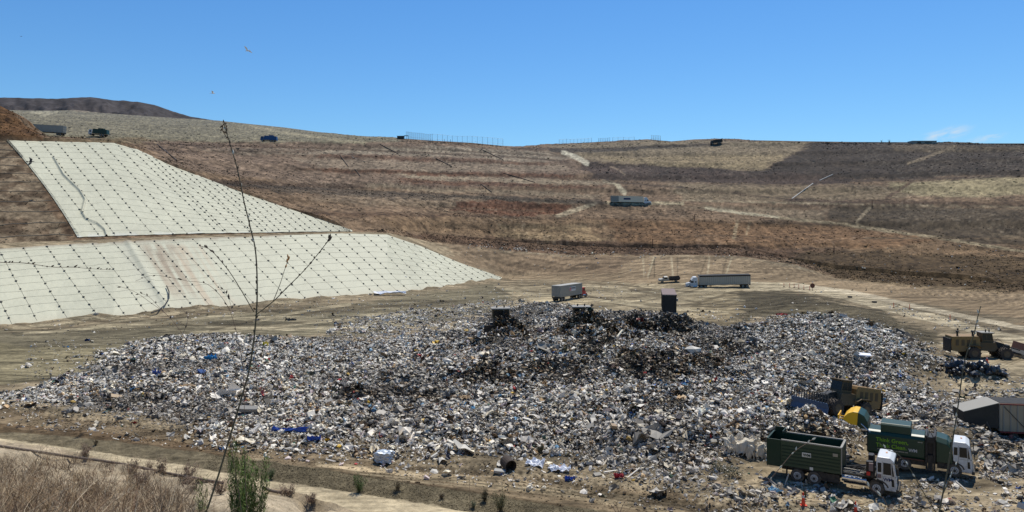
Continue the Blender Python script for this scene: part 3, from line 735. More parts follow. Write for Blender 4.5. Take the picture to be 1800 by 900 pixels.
def make_liner(name, label, A, B, lo, hi, n, m, edge_lo, edge_hi, left=None):
    S = np.linspace(0, 1, n); T = np.linspace(0, 1, m)
    V = []; C = []
    for t in T:
        l = lo if left is None else left[0] + (left[1] - left[0]) * t
        px = l + (hi - l) * S
        tt = edge_lo(px) + (edge_hi(px) - edge_lo(px)) * t
        p = ruled(px, tt, A, B)
        nr = np.array([.45, -.42, .0])
        off = .16 + .10 * (fbm(p[:, 0] * .5, p[:, 1] * .5, 61, 3) - .5) * 2
        off = off - .14 * (tt > .985)
        p = p + nr[None] * 0.15; p[:, 2] += off
        V.append(p); cc = np.repeat(CREAM[None], n, 0) * (1 + (fbm(p[:, 0] * .06, p[:, 1] * .06, 66, 3) - .5) * .16)[:, None]
        q = np.stack(project(p[:, 0], p[:, 1], p[:, 2]), -1)
        C.append((cc, q, tt))
    V = np.array(V); col = np.array([c[0] for c in C]); q = np.array([c[1] for c in C]); tv = np.array([c[2] for c in C])
    return V, col, q, tv


def finish_liner(name, label, V, col):
    r, c = V.shape[:2]; i = np.arange(r * c).reshape(r, c)
    f = np.stack([i[:-1, :-1], i[:-1, 1:], i[1:, 1:], i[1:, :-1]], -1).reshape(-1, 4)
    o = np_mesh(name, V.reshape(-1, 3), f, ML, colors=np.clip(col, 0, .9).reshape(-1, 3), smooth=True)
    return tag(o, label, 'slope liner')


# lower
V, col, q, tv = make_liner('slope_liner', '', L3, L4, -420, 884, 620, 90, lambda p: .004 + 0 * p, lambda p: 1 + p * 0)
qx, qy = q[..., 0], q[..., 1]


def wash(x0, x1, y0, y1, dx, c, a, s=0):      # brown run-off below the bench, sheared down the fall line
    u = qx - (qy - 420) * dx
    st = fbm(u * .16, qy * .012, 300 + s, 4)
    m = sstep(x0 - 8, x0 + 8, u) * (1 - sstep(x1 - 8, x1 + 8, u)) * sstep(y0 - 4, y0 + 6, qy) * (1 - sstep(y1 - 30, y1 + 10, qy)) * sstep(.35, .62, st) * a
    col[:] = col * (1 - m[..., None]) + alb(c) * m[..., None]


wash(236, 300, 428, 530, .62, (168, 146, 120), .65); wash(290, 345, 430, 560, .62, (200, 178, 148), .7, 5); wash(250, 280, 440, 500, .62, (140, 116, 92), .6, 9)
u = qx - (qy - 420) * .6
m = np.exp(-((u - 213) / 14) ** 2) * .28; col[:] = col * (1 - m[..., None]) + alb((180, 178, 162)) * m[..., None]
V[..., 2] += .35 * np.exp(-((u - 222) / 6) ** 2)
m = sstep(.93, 1.0, tv + .05 * (fbm(qx * .1, qy * .1, 7, 3) - .5)) * .7 * (qx < 500); col[:] = col * (1 - m[..., None]) + alb((150, 132, 108)) * m[..., None]
m = (1 - sstep(.0, .12, tv)) * .3; col[:] = col * (1 - m[..., None]) + alb((190, 176, 150)) * m[..., None]
lower = finish_liner('slope_liner', 'wide cream liner sheet below the bench, its foot buried by the dirt berm', V, col)
LV = [p for p in (V,)]
# upper
V2, col, q, tv = make_liner('slope_liner', '', L5, L6, 0, 619, 520, 110, lambda p: .02 + 0 * p, lambda p: 1 + 0 * p, left=(136, 10))
qx, qy = q[..., 0], q[..., 1]
CR = [(95, 278), (112, 308), (140, 335), (150, 352), (144, 374), (150, 384), (170, 392), (184, 404), (190, 424)]
d = segdist(qx, qy, CR); V2[..., 2] += .55 * np.exp(-(d / 1.6) ** 2)
m = np.exp(-((d - 1.8) / 1.6) ** 2) * .22; col[:] = col * (1 - m[..., None]) + alb((150, 146, 130)) * m[..., None]
m = (1 - sstep(.0, .06, tv)) * .5 * (fbm(qx * .08, qy * .2, 3, 3) > .5); col[:] = col * (1 - m[..., None]) + alb((236, 236, 232)) * m[..., None]
upper = finish_liner('slope_liner.001', 'tapering cream liner sheet above the bench with a snaking wrinkle', V2, col)


def bvh_of(V):
    V = V[::2, ::2]; r, c = V.shape[:2]; i = np.arange(r * c).reshape(r, c)
    f = np.stack([i[:-1, :-1], i[:-1, 1:], i[1:, 1:], i[1:, :-1]], -1).reshape(-1, 4)
    return BVHTree.FromPolygons(V.reshape(-1, 3).tolist(), f.tolist())


BL, BU = bvh_of(V), bvh_of(V2)


def on(b, x, y):
    h = b.ray_cast(Vector((x, y, 900)), Vector((0, 0, -1)))
    return h[0]


MR = simple('rope_black', (.09, .085, .075), .8, dirt=.3)
MBG = simple('sandbag_woven', (.10, .094, .08), .85, dirt=.5)


def tube_np(pts, r, k=4):
    pts = [Vector(p) for p in pts]; V = []; Fc = []
    rr = r if isinstance(r, (list, tuple)) else [r] * len(pts)
    for i, p in enumerate(pts):
        d = (pts[min(i + 1, len(pts) - 1)] - pts[max(i - 1, 0)]).normalized()
        a = d.cross(Vector((0, 0, 1)) if abs(d.z) < .9 else Vector((1, 0, 0))).normalized(); b = d.cross(a)
        for j in range(k):
            t = 2 * math.pi * j / k
            V.append(p + (a * math.cos(t) + b * math.sin(t)) * rr[i])
    for i in range(len(pts) - 1):
        for j in range(k):
            Fc.append((i * k + j, i * k + (j + 1) % k, (i + 1) * k + (j + 1) % k, (i + 1) * k + j))
    return V, Fc


def tube(name, pts, r, mat, parent=None, k=4):
    V, Fc = tube_np(pts, r, k)
    me = bpy.data.meshes.new(name); me.from_pydata([tuple(v) for v in V], [], Fc); me.materials.append(mat)
    o = bpy.data.objects.new(name, me); COL.objects.link(o)
    if parent is not None: o.parent = parent
    return o


def bag_mesh():
    bm = bmesh.new(); bmesh.ops.create_icosphere(bm, subdivisions=1, radius=1)
    for v in bm.verts:
        v.co = Vector((v.co.x * .40, v.co.y * .25, v.co.z * .17)); v.co.z *= 1.25 if v.co.z > 0 else .5
        if abs(v.co.x) > .28: v.co.y *= 1.25
    me = bpy.data.meshes.new('sandbag'); bm.to_mesh(me); bm.free(); me.materials.append(MBG)
    return me


BAGM = bag_mesh(); BAGS = []


def rope_net(b, A, B, px_range, step, fall, rows_t, cat_word, lbl_d, lbl_c, left=None):
    top = line3(B, np.linspace(*px_range, 900))
    acc = 0; last = top[0]; starts = []
    for p in top[1:]:
        acc += float(np.hypot(*(p[:2] - last[:2]))); last = p
        if acc > step * random.uniform(.93, 1.07): starts.append(p); acc = 0
    for s0 in starts:
        pts = []
        ang = math.radians(random.gauss(0, .9)); fx = fall[0] * math.cos(ang) - fall[1] * math.sin(ang); fy = fall[0] * math.sin(ang) + fall[1] * math.cos(ang)
        k = 0; x, y = s0[0] + fx * .3, s0[1] + fy * .3; dist = 0
        ph = random.uniform(0, .6)
        while k < 160:
            h = on(b, x, y)
            if h is None and pts: break
            if h is not None:
                pts.append(h + Vector((0, 0, .05)))
                if dist > ph and len(pts) > 0:
                    BAGS.append((h + Vector((0, 0, .10)), math.atan2(fy, fx) + random.gauss(0, .5)))
                    ph = dist + 2.65 * random.uniform(.9, 1.1)
            x += fx * .9; y += fy * .9; dist += .9; k += 1
        if len(pts) > 3:
            o = tube('rope', pts, .020, MR); tag(o, lbl_d, 'rope', 'ropes running down the liner')
    for t in rows_t:
        l, r = px_range
        if left is not None: l = left[0] + (left[1] - left[0]) * t + 1
        px = np.linspace(l, r, 260); jit = (fbm(px * .02, px * 0 + t * 31, 12, 3) - .5) * .035
        Q = ruled(px, np.clip(t + jit, .03, .98), A, B); seg = []
        pts = []
        for p in Q[1:-1]:
            h = on(b, p[0] + .07, p[1] - .06)
            if h is not None: pts.append(h + Vector((0, 0, .04)))
        if len(pts) > 3:
            o = tube('rope', pts, .015, MR); tag(o, lbl_c, 'rope', 'ropes lying across the liner')


rope_net(BL, L3, L4, (-200, 880), 5.0, (.73, -.68), [.12, .21, .30, .39, .48, .57, .66, .75, .84, .93], 'lower', 'thin black rope running down the lower cream liner', 'thin black rope lying level across the lower cream liner')
rope_net(BU, L5, L6, (14, 617), 4.6, (.73, -.68), [.06, .12, .18, .24, .30, .36, .42, .48, .54, .60, .66, .72, .78, .84, .90, .96], 'upper', 'thin black rope running down the upper cream liner', 'thin black rope lying level across the upper cream liner', left=(136, 10))
BAGS.sort(key=lambda b: b[0].y)
# a close row of bags down the left edge of the upper liner
near = [b for b in BAGS if -60 < project(*b[0])[0] < 1000][:230]
edge = []
for k in range(84):
    t = (k + .5) / 84; px = np.array([136 + (10 - 136) * t + 2.0]); p = ruled(px, np.array([.02 + .97 * t]), L5, L6)[0]
    edge.append((Vector((p[0] + .3, p[1] - .2, p[2] + .30)), random.uniform(0, 3)))
solo = near + edge[:66]
ids = set(id(b) for b in solo)
rest = [b for b in BAGS + edge if id(b) not in ids]
for k, (p, a) in enumerate(solo):
    o = bpy.data.objects.new('sandbag', BAGM); COL.objects.link(o); o.location = p; o.rotation_euler = (0, 0, a); s = random.uniform(.85, 1.15) * (.88 if k < len(near) else .58); o.scale = (s, s, s)
    tag(o, 'small dark sandbag tied to a rope on the cream liner' if k < len(near) else 'small dark sandbag in the close row down the brown netted slope', 'sandbag', 'sandbags weighing down the liner')
bv = np.array([tuple(v.co) for v in BAGM.vertices]); bf = np.array([tuple(p.vertices) for p in BAGM.polygons])
VV = []; FF = []
for k, (p, a) in enumerate(rest):
    c_, s_ = math.cos(a), math.sin(a); M_ = np.array([[c_, -s_, 0], [s_, c_, 0], [0, 0, 1]])
    VV.append(bv @ M_.T + np.array(p)); FF.append(bf + k * len(bv))
o = np_mesh('sandbags', np.concatenate(VV), np.concatenate(FF), MBG)
tag(o, 'many small dark sandbags dotted in rows over the farther liner', 'sandbags', kind='stuff')
print('bags', len(BAGS), len(rest))
# ropes over the brown netted slope left of the upper liner
for k, t in enumerate([.04, .14, .24, .33, .42, .51, .60, .69, .78, .87, .95]):
    l = -60; r = 136 + (10 - 136) * t - 2
    px = np.linspace(l, r, 60); tt = t + (fbm(px * .03, px * 0 + k, 5, 2) - .5) * .02
    Q = ruled(px, np.clip(tt, .01, .99), L5, L6)
    o = tube('rope', [(p[0], p[1], gz(p[0], p[1]) + .12) for p in Q], .07, MR)
    tag(o, 'black rope holding erosion netting on the brown slope beside the liner', 'rope', 'ropes across the brown netted slope')
# bench track between the liners is painted on the ground; black hose at the foot, white sheet in the berm
MH = simple('hose_black', (.02, .02, .02), .5, dirt=.2)
hp = [at(293, 508), at(297, 518), at(297, 530), at(290, 542), at(278, 552), at(266, 556)]
o = tube('hose', [p + Vector((0, 0, .75)) for p in hp], .14, MH, k=6); tag(o, 'curved black drain hose at the foot of the lower liner', 'hose')
# ================================================================ MESH KIT AND MATERIALS
EACH = {'exhaust_stack', 'side_window', 'corner_post', 'fender', 'hydraulic_ram', 'rail', 'rear_door', 'landing_leg', 'side_post', 'mudguard', 'top_rail', 'rub_rail', 'cab_window', 'push_arm', 'beacon', 'arm_mast', 'vent_panel', 'rear_frame', 'rib', 'decal', 'hoist'}


class MB:
    def __init__(s): s.v = []; s.f = []; s.st = []
    def add(s, v, f):
        s.st.append((len(s.v), len(s.f)))
        o = len(s.v); s.v += [tuple(p) for p in v]; s.f += [tuple(i + o for i in q) for q in f]; return s
    def box(s, x0, x1, y0, y1, z0, z1):
        v = [(x, y, z) for z in (z0, z1) for y in (y0, y1) for x in (x0, x1)]
        return s.add(v, [(0, 2, 3, 1), (4, 5, 7, 6), (0, 1, 5, 4), (2, 6, 7, 3), (0, 4, 6, 2), (1, 3, 7, 5)])
    def prism(s, pts, y0, y1):                 # profile in x,z swept along y
        n = len(pts); v = [(x, y0, z) for x, z in pts] + [(x, y1, z) for x, z in pts]
        return s.add(v, [tuple(range(n)), tuple(range(2 * n - 1, n - 1, -1))] + [(i, (i + 1) % n, (i + 1) % n + n, i + n) for i in range(n)])
    def prismx(s, pts, x0, x1):                # profile in y,z swept along x
        n = len(pts); v = [(x0, y, z) for y, z in pts] + [(x1, y, z) for y, z in pts]
        return s.add(v, [tuple(range(n)), tuple(range(2 * n - 1, n - 1, -1))] + [(i, (i + 1) % n, (i + 1) % n + n, i + n) for i in range(n)])
    def prismz(s, pts, z0, z1):
        n = len(pts); v = [(x, y, z0) for x, y in pts] + [(x, y, z1) for x, y in pts]
        return s.add(v, [tuple(range(n)), tuple(range(2 * n - 1, n - 1, -1))] + [(i, (i + 1) % n, (i + 1) % n + n, i + n) for i in range(n)])
    def cyl(s, c, ax, r, h, n=16, r2=None):
        c = Vector(c); r2 = r if r2 is None else r2
        a = {'x': Vector((1, 0, 0)), 'y': Vector((0, 1, 0)), 'z': Vector((0, 0, 1))}[ax]
        u = {'x': Vector((0, 1, 0)), 'y': Vector((0, 0, 1)), 'z': Vector((1, 0, 0))}[ax]; w_ = a.cross(u)
        v = [c - a * h / 2 + (u * math.cos(2 * math.pi * i / n) + w_ * math.sin(2 * math.pi * i / n)) * r for i in range(n)] + \
            [c + a * h / 2 + (u * math.cos(2 * math.pi * i / n) + w_ * math.sin(2 * math.pi * i / n)) * r2 for i in range(n)]
        return s.add(v, [tuple(range(n))[::-1], tuple(range(n, 2 * n))] + [(i, (i + 1) % n, (i + 1) % n + n, i + n) for i in range(n)])
    def bar(s, pts, r, k=6):
        v, f = tube_np(pts, r, k); n = len(pts)
        f = list(f) + [tuple(range(k))[::-1], tuple(range((n - 1) * k, n * k))]
        return s.add(v, f)
    def build(s, name, mat, parent=None, bev=0.0, smooth=False):
        if name in EACH and len(s.st) > 1:
            st = s.st + [(len(s.v), len(s.f))]; first = None
            for (v0, f0), (v1, f1) in zip(st[:-1], st[1:]):
                q = MB(); q.v = s.v[v0:v1]; q.f = [tuple(i - v0 for i in f) for f in s.f[f0:f1]]
                o = q.build(name, mat, parent, bev, smooth); first = first or o
            return first
        me = bpy.data.meshes.new(name); me.from_pydata(s.v, [], s.f)
        bm = bmesh.new(); bm.from_mesh(me); bmesh.ops.recalc_face_normals(bm, faces=bm.faces); bm.to_mesh(me); bm.free()
        me.materials.append(mat)
        if smooth:
            me.polygons.foreach_set('use_smooth', [True] * len(me.polygons))
        o = bpy.data.objects.new(name, me); COL.objects.link(o)
        if parent is not None: o.parent = parent
        if bev:
            b = o.modifiers.new('b', 'BEVEL'); b.width = bev; b.segments = 2; b.limit_method = 'ANGLE'
        return o


M = {
    'green': simple('paint_green', (.003, .034, .017), .42, dirt=.07, dscale=1.2, spec=.5, zd=0.08, bump=.2),
    'green_d': simple('paint_green_shade', (.002, .025, .013), .5, dirt=.08, dscale=1.0, zd=0.12),
    'white': simple('paint_white', (.62, .63, .62), .4, dirt=.22, dscale=1.5, spec=.5, zd=0.6, bump=.25),
    'black': simple('steel_black', (.018, .018, .018), .55, dirt=.18, dscale=2, zd=0.3),
    'rubber': simple('rubber', (.022, .021, .02), .85, dirt=.6, dscale=2, zd=0.7),
    'rimw': simple('rim_white', (.55, .55, .53), .5, dirt=.35, dscale=3, zd=0.6),
    'glass': simple('cab_glass', (.010, .013, .014), .22, dirt=.04, dscale=1, spec=.4),
    'alu': simple('bare_aluminium', (.41, .39, .335), .45, .3, dirt=.25, dscale=.7, zd=0.5),
    'alu_d': simple('galvanised_grey', (.27, .255, .22), .6, .1, dirt=.35, dscale=.6),
    'chrome': simple('chrome', (.6, .6, .6), .2, .9, dirt=.15),
    'red': simple('paint_red', (.50, .015, .012), .4, dirt=.12, spec=.5),
    'maroon': simple('paint_maroon', (.16, .02, .02), .5, dirt=.2),
    'pink': simple('faded_tarpaulin', (.19, .14, .13), .8, dirt=.3, dscale=.8),
    'cat': simple('paint_yellow', (.25, .145, .042), .55, dirt=.5, dscale=.9, spec=.35, zd=0.5, bump=.25),
    'cat_d': simple('paint_yellow_grimy_shaded', (.10, .065, .028), .65, dirt=.5, dscale=1.1, zd=0.5),  # grimy yellow, darkened further to carry the machines' shaded sides
    'steelblue': simple('blade_blue', (.06, .10, .17), .5, .2, dirt=.35, dscale=.8),
    'rust': simple('rusty_steel', (.12, .045, .028), .75, dirt=.4),
    'tyell': simple('paint_bright_yellow', (.80, .45, .02), .45, dirt=.12),
    'blue': simple('paint_blue', (.02, .075, .19), .5, dirt=.15),
    'orange': simple('cone_orange', (.72, .07, .03), .6, dirt=.1),
    'lamp': simple('lamp_amber', (.6, .18, .03), .3, dirt=.05),
    'lens': simple('lamp_clear', (.6, .6, .55), .2, dirt=.05),
    'lime': simple('lettering_lime', (.22, .42, .02), .6, dirt=.1),
    'navy': simple('lettering_navy', (.015, .03, .10), .6, dirt=.1),
    'tarp': simple('tarp_and_shade_black', (.02, .021, .023), .8, dirt=.3),
    'drum': simple('drum_dark', (.05, .038, .03), .8, dirt=.5),
    'pale': simple('trailer_pale', (.74, .61, .44), .6, dirt=.2, dscale=.6),
    'tan': simple('trailer_tan', (.33, .27, .19), .7, dirt=.35, dscale=.8),
    'screen': simple('rack_steel', (.09, .075, .06), .7, dirt=.4),
}


def wheel(par, x, y, r=.5, w_=.3, side=-1, rim='rimw', n=24):
    """near-side tyre with a dished disc; side is the outward y direction"""
    m = MB(); c = (x, y, r)
    m.cyl(c, 'y', r * .96, w_, n); m.cyl(c, 'y', r, w_ * .72, n)
    t = m.build('wheel', M['rubber'], par)
    q = MB(); q.cyl((x, y + side * (w_ / 2 + .006), r), 'y', r * .56, .02, n)
    q.cyl((x, y + side * (w_ / 2 + .03), r), 'y', r * .50, .03, n)
    rm = q.build('rim', M[rim], t)
    h = MB(); h.cyl((x, y + side * (w_ / 2 + .07), r), 'y', r * .20, .08, 10)
    for k in range(8):
        a = 2 * math.pi * k / 8; h.cyl((x + math.cos(a) * r * .36, y + side * (w_ / 2 + .047), r + math.sin(a) * r * .36), 'y', r * .065, .012, 6)
    h.build('hub', M['black'], t)
    return t


def text_mesh(name, s, size, mat, parent, loc, rot, ext=.008, shear=0.0, sx=1.0, bold=.0):
    c = bpy.data.curves.new(name, 'FONT'); c.body = s; c.size = size; c.extrude = ext; c.shear = shear; c.offset = bold; c.resolution_u = 3
    o = bpy.data.objects.new(name, c); COL.objects.link(o)
    dg = bpy.context.evaluated_depsgraph_get(); me = bpy.data.meshes.new_from_object(o.evaluated_get(dg))
    bpy.data.objects.remove(o)
    me.materials.clear(); me.materials.append(mat)
    o = bpy.data.objects.new(name, me); COL.objects.link(o); o.parent = parent
    o.location = loc; o.rotation_euler = rot; o.scale = (sx, 1, 1)
    return o


def orient(o, x, y, heading, dz=0.0, pitch=None, roll=None, r=2.5, z=None):
    """stand the thing on the ground, turned to heading and leaning with the slope unless told"""
    n = gn(x, y, r)
    fx, fy = math.cos(heading), math.sin(heading)
    zc = gz(x, y) if z is None else z
    f = Vector((fx, fy, 0)); l = Vector((-fy, fx, 0))
    if pitch is None: pitch = math.atan2(-(n.x * fx + n.y * fy), n.z)
    if roll is None: roll = math.atan2(-(n.x * l.x + n.y * l.y), n.z)
    f = Vector((fx * math.cos(pitch), fy * math.cos(pitch), math.sin(pitch)))
    l = (l * math.cos(roll) + Vector((0, 0, math.sin(roll))));
    u = f.cross(l).normalized(); l = u.cross(f).normalized()
    Mx = Matrix((f, l, u)).transposed().to_4x4(); Mx.translation = Vector((x, y, zc + dz))
    o.matrix_world = Mx
    return o
# ================================================================ REFUSE TRUCKS IN THE FOREGROUND
def cabover(par, x0, x1, wide, top, letters=True):
    """white low-entry cab; front at x1"""
    hw = wide / 2; L_ = x1 - x0
    m = MB()
    prof = [(x0, 1.25), (x0 - .05, top - .25), (x0 + .05, top), (x1 - .45, top), (x1 - .18, top - .22), (x1, 1.45), (x1, .45), (x0 + .55, .45), (x0 + .42, .95), (x0 + .1, 1.2)]
    m.prism(prof, -hw, hw)
    cab = m.build('cab', M['white'], par, bev=.05)
    g = MB(); y = -hw
    for sd in (-1, 1):
        yy0, yy1 = (sd * hw + sd * .004, sd * hw + sd * .016)
        a, b = min(yy0, yy1), max(yy0, yy1)
        g.prism([(x0 + .42, 1.62), (x0 + .42, top - .38), (x0 + .92, top - .38), (x0 + .95, 1.62)], a, b)
        g.prism([(x0 + 1.02, 1.55), (x0 + 1.0, top - .40), (x1 - .33, top - .42), (x1 - .16, 1.55)], a, b)
        g.prism([(x0 + .05, 1.75), (x0 + .05, top - .42), (x0 + .30, top - .42), (x0 + .30, 1.75)], a, b)
        g.prism([(x0 + .98, .80), (x0 + .98, 1.32), (x1 - .18, 1.32), (x1 - .14, .80)], a, b)
    g.build('side_window', M['glass'], cab)
    s = MB(); dx = .012                                              # windscreen lies on the raked front
    s.add([(x1 - .165 + dx, -hw + .15, top - .33), (x1 - .165 + dx, hw - .15, top - .33), (x1 - .0 + dx, hw - .15, 1.5), (x1 - .0 + dx, -hw + .15, 1.5)], [(0, 1, 2, 3)])
    s.build('windscreen', M['glass'], cab)
    d = MB()
    for xx in (x0 + .36, x0 + .98):
        d.box(xx - .008, xx + .008, -hw - .004, -hw, .98, top - .3)
    d.box(x0 + .36, x1 - .1, -hw - .004, -hw, 1.46, 1.475)
    d.build('door_seam', M['black'], cab)
    b = MB(); b.box(x1 - .05, x1 + .16, -hw, hw, .35, .62)
    b.build('bumper', M['black'], par, bev=.03)
    gr = MB(); gr.box(x1 - .02, x1 + .02, -hw + .35, hw - .35, .75, 1.25); gr.build('grille', M['black'], cab)
    for sd in (-1, 1):
        h = MB(); h.box(x1 + .0, x1 + .03, sd * (hw - .2) - .13, sd * (hw - .2) + .13, .78, .95); h.build('headlight', M['lens'], cab)
        mi = MB(); mi.bar([(x1 - .25, sd * hw, top - .35), (x1 + .12, sd * (hw + .25), top - .42), (x1 + .12, sd * (hw + .25), 1.6), (x1 - .1, sd * hw, 1.5)], .018)
        mi.box(x1 + .07, x1 + .14, sd * (hw + .25) - .10, sd * (hw + .25) + .10, 1.75, 2.25); mi.build('mirror', M['black'], cab)
    be = MB(); be.box(x0 + .5, x0 + .62, .1, .3, top + .003, top + .06); be.build('beacon', M['lamp'], cab, bev=.02)
    f = MB()                                                            # arch over the front wheel
    pts = [(x0 + .10 - .72 * math.cos(t), .52 + .66 * math.sin(t)) for t in np.linspace(0.15, math.pi - .25, 10)]
    inn = [(x0 + .10 - .62 * math.cos(t), .52 + .56 * math.sin(t)) for t in np.linspace(0.15, math.pi - .25, 10)]
    for sd in (-1, 1):
        f.prism(pts + inn[::-1], sd * hw - .02 if sd < 0 else hw - .34, -hw + .34 if sd < 0 else hw + .02)
    f.build('fender', M['black'], par)
    if letters:
        text_mesh('lettering', 'WM', .34, M['navy'], cab, (x0 + .42, -hw - .006, 1.15), (math.pi / 2, 0, 0), bold=.01)
        p = MB(); p.box(x0 + .02, x0 + .3, -hw - .01, -hw - .003, 1.3, 1.6); p.build('decal', M['pink'], cab)
    return cab


def chassis(par, x0, x1, hw=.45, z0=.62, z1=.92):
    m = MB(); m.box(x0, x1, -hw, -hw + .12, z0, z1); m.box(x0, x1, hw - .12, hw, z0, z1)
    x = x0 + .3
    while x < x1 - .2:
        m.box(x, x + .12, -hw + .12, hw - .12, z0 + .05, z1 - .05); x += 1.1
    return m.build('chassis', M['black'], par)


# ---- open-topped green bin on a hoist truck
def roll_truck():
    t = empty('refuse_truck', (0, 0, 0)); hw = 1.22
    tag(t, 'green open-topped bin truck with white cab, nearer of the two green trucks', 'truck')
    chassis(t, .9, 9.0)
    L0, L1, zb, zt = 0.0, 5.35, 1.12, 3.08
    m = MB()
    m.box(L0 + .08, L1, -hw, -hw + .06, zb, zt); m.box(L0 + .08, L1, hw - .06, hw, zb, zt)
    m.box(L0 + .08, L1 - .06, -hw + .06, hw - .06, zb, zb + .1); m.box(L1 - .06, L1, -hw + .06, hw - .06, zb + .003, zt)
    c = m.build('bin', M['green'], t)
    r = MB()
    for z in np.arange(zb + .22, zt - .2, .26):
        r.box(L0 + 1.05, L1 - .12, -hw - .035, -hw, z, z + .09); r.box(L0 + 1.05, L1 - .12, hw, hw + .035, z, z + .09)
    r.build('rib', M['green_d'], c)
    r = MB()
    r.box(L0 + 1.0, L1 + .02, -hw - .06, -hw + .08, zt, zt + .09); r.box(L0 + 1.0, L1 + .02, hw - .08, hw + .06, zt, zt + .09); r.box(L1 - .1, L1 + .06, -hw + .081, hw - .081, zt, zt + .088)
    r.build('top_rail', M['alu_d'], c)
    r = MB(); r.box(L1 - .02, L1 + .05, -hw - .07, -hw - .002, zb, zt - .002); r.box(L1 - .02, L1 + .05, hw + .002, hw + .07, zb, zt - .002); r.build('corner_post', M['alu_d'], c)
    d = MB()                                                     # taller rear section with the door
    d.box(L0, L0 + .98, -hw - .07, -hw - .002, zb - .12, zt + .04); d.box(L0, L0 + .98, hw + .002, hw + .07, zb - .12, zt + .04)
    d.box(L0 - .09, L0 + .05, -hw - .07, hw + .07, zb - .13, zt + .06)
    d.box(L0 + .1, L0 + .95, -hw + .08, hw - .08, zt - .25, zt - .12) if False else None
    d.box(L0 + .06, L0 + .9, hw + .003, hw + .08, zt + .041, zt + .42); d.box(L0 + .85, L0 + .93, -.0, hw, zt + .05, zt + .40)
    d.build('rear_door', M['green_d'], t, bev=.02)
    p = MB(); p.box(2.55, 3.2, -hw - .052, -hw - .036, 2.05, 2.38); s = p.build('logo_plate', M['lens'], c)
    text_mesh('lettering', 'WM', .30, M['green_d'], s, (2.62, -hw - .055, 2.10), (math.pi / 2, 0, 0), bold=.012)
    p = MB()
    for z in (2.42, 2.5, 2.58): p.box(4.75, 5.1, -hw - .052, -hw - .036, z, z + .05)
    p.build('decal', M['alu'], c)
    # hoist, tanks and lines between bin and cab
    h = MB()
    h.box(5.4, 7.6, -.5, .5, .95, 1.18); h.bar([(5.2, -.25, 1.25), (7.4, -.25, 1.75)], .11); h.bar([(5.2, .25, 1.25), (7.4, .25, 1.75)], .11)
    h.box(6.7, 7.5, -1.0, 1.0, 1.18, 1.5); h.box(7.0, 7.45, -.9, -.45, 1.5, 2.3); h.box(7.05, 7.4, .2, .9, 1.5, 2.5)
    for k in range(7):
        h.bar([(5.5 + .3 * k, -1.05, 1.2 + .06 * (k % 3)), (5.9 + .25 * k, -.6, 1.6), (6.6 + .1 * k, -.9 + .2 * k, 1.95 - .1 * (k % 4))], .035)
    h.bar([(7.55, -.95, 1.2), (7.55, -.95, 2.9)], .07); h.box(5.5, 7.5, -1.16, -.75, .55, .62)
    h.box(3.3, 5.2, -1.1, -.55, .4, 1.0); h.box(3.3, 5.2, .55, 1.1, .4, 1.0)  # dark skirt boxes added between the wheels to deepen the shadow underneath
    h.build('hoist', M['black'], t)
    k = MB(); k.cyl((6.2, -.88, .82), 'x', .24, 1.7, 16); k.build('air_tank', M['chrome'], t, smooth=False)
    k = MB(); k.box(5.45, 6.9, -1.1, -.95, 1.28, 1.34); k.box(5.45, 6.9, -1.1, -.95, 1.42, 1.47); k.box(5.45, 6.6, -1.0, -.9, 1.56, 1.6); k.build('pipework', M['alu_d'], t)
    k = MB(); k.box(7.05, 7.3, -1.12, -.98, 1.35, 1.62); k.build('fire_extinguisher', M['red'], t)
    k = MB(); k.box(7.2, 7.5, -1.1, -.95, 1.7, 2.25); k.build('cab_guard', M['pink'], t)
    for x in (2.2, 3.42):
        for y in (-1.02, 1.02): wheel(t, x, y, .51, .42, -1 if y < 0 else 1)
    for y in (-1.04, 1.04): wheel(t, 7.74, y, .52, .30, -1 if y < 0 else 1)
    mf = MB()
    mf.box(1.35, 1.39, -1.2, -.7, .25, 1.05); mf.box(1.35, 1.39, .7, 1.2, .25, 1.05); mf.box(1.6, 4.1, -1.2, -.78, 1.03, 1.07); mf.box(1.6, 4.1, .78, 1.2, 1.03, 1.07)
    mf.build('mudguard', M['black'], t)
    q = MB(); q.box(3.1, 3.35, -1.24, -1.2, 1.1, 1.32); q.build('decal', M['lens'], t)
    cabover(t, 7.75, 9.05, 2.36, 2.86)
    return t


t1 = roll_truck()
ax, ay = 20.23, 58.9; hd = math.radians(-30.7)
lat = Vector((-math.sin(hd), math.cos(hd)))                 # towards the left side of the truck (away from us)
pT = Vector((ax, ay)) + lat * 1.22
orient(t1, pT.x, pT.y, hd, .05, pitch=0.0, roll=0.0, z=gz(pT.x + 4, pT.y - 2))


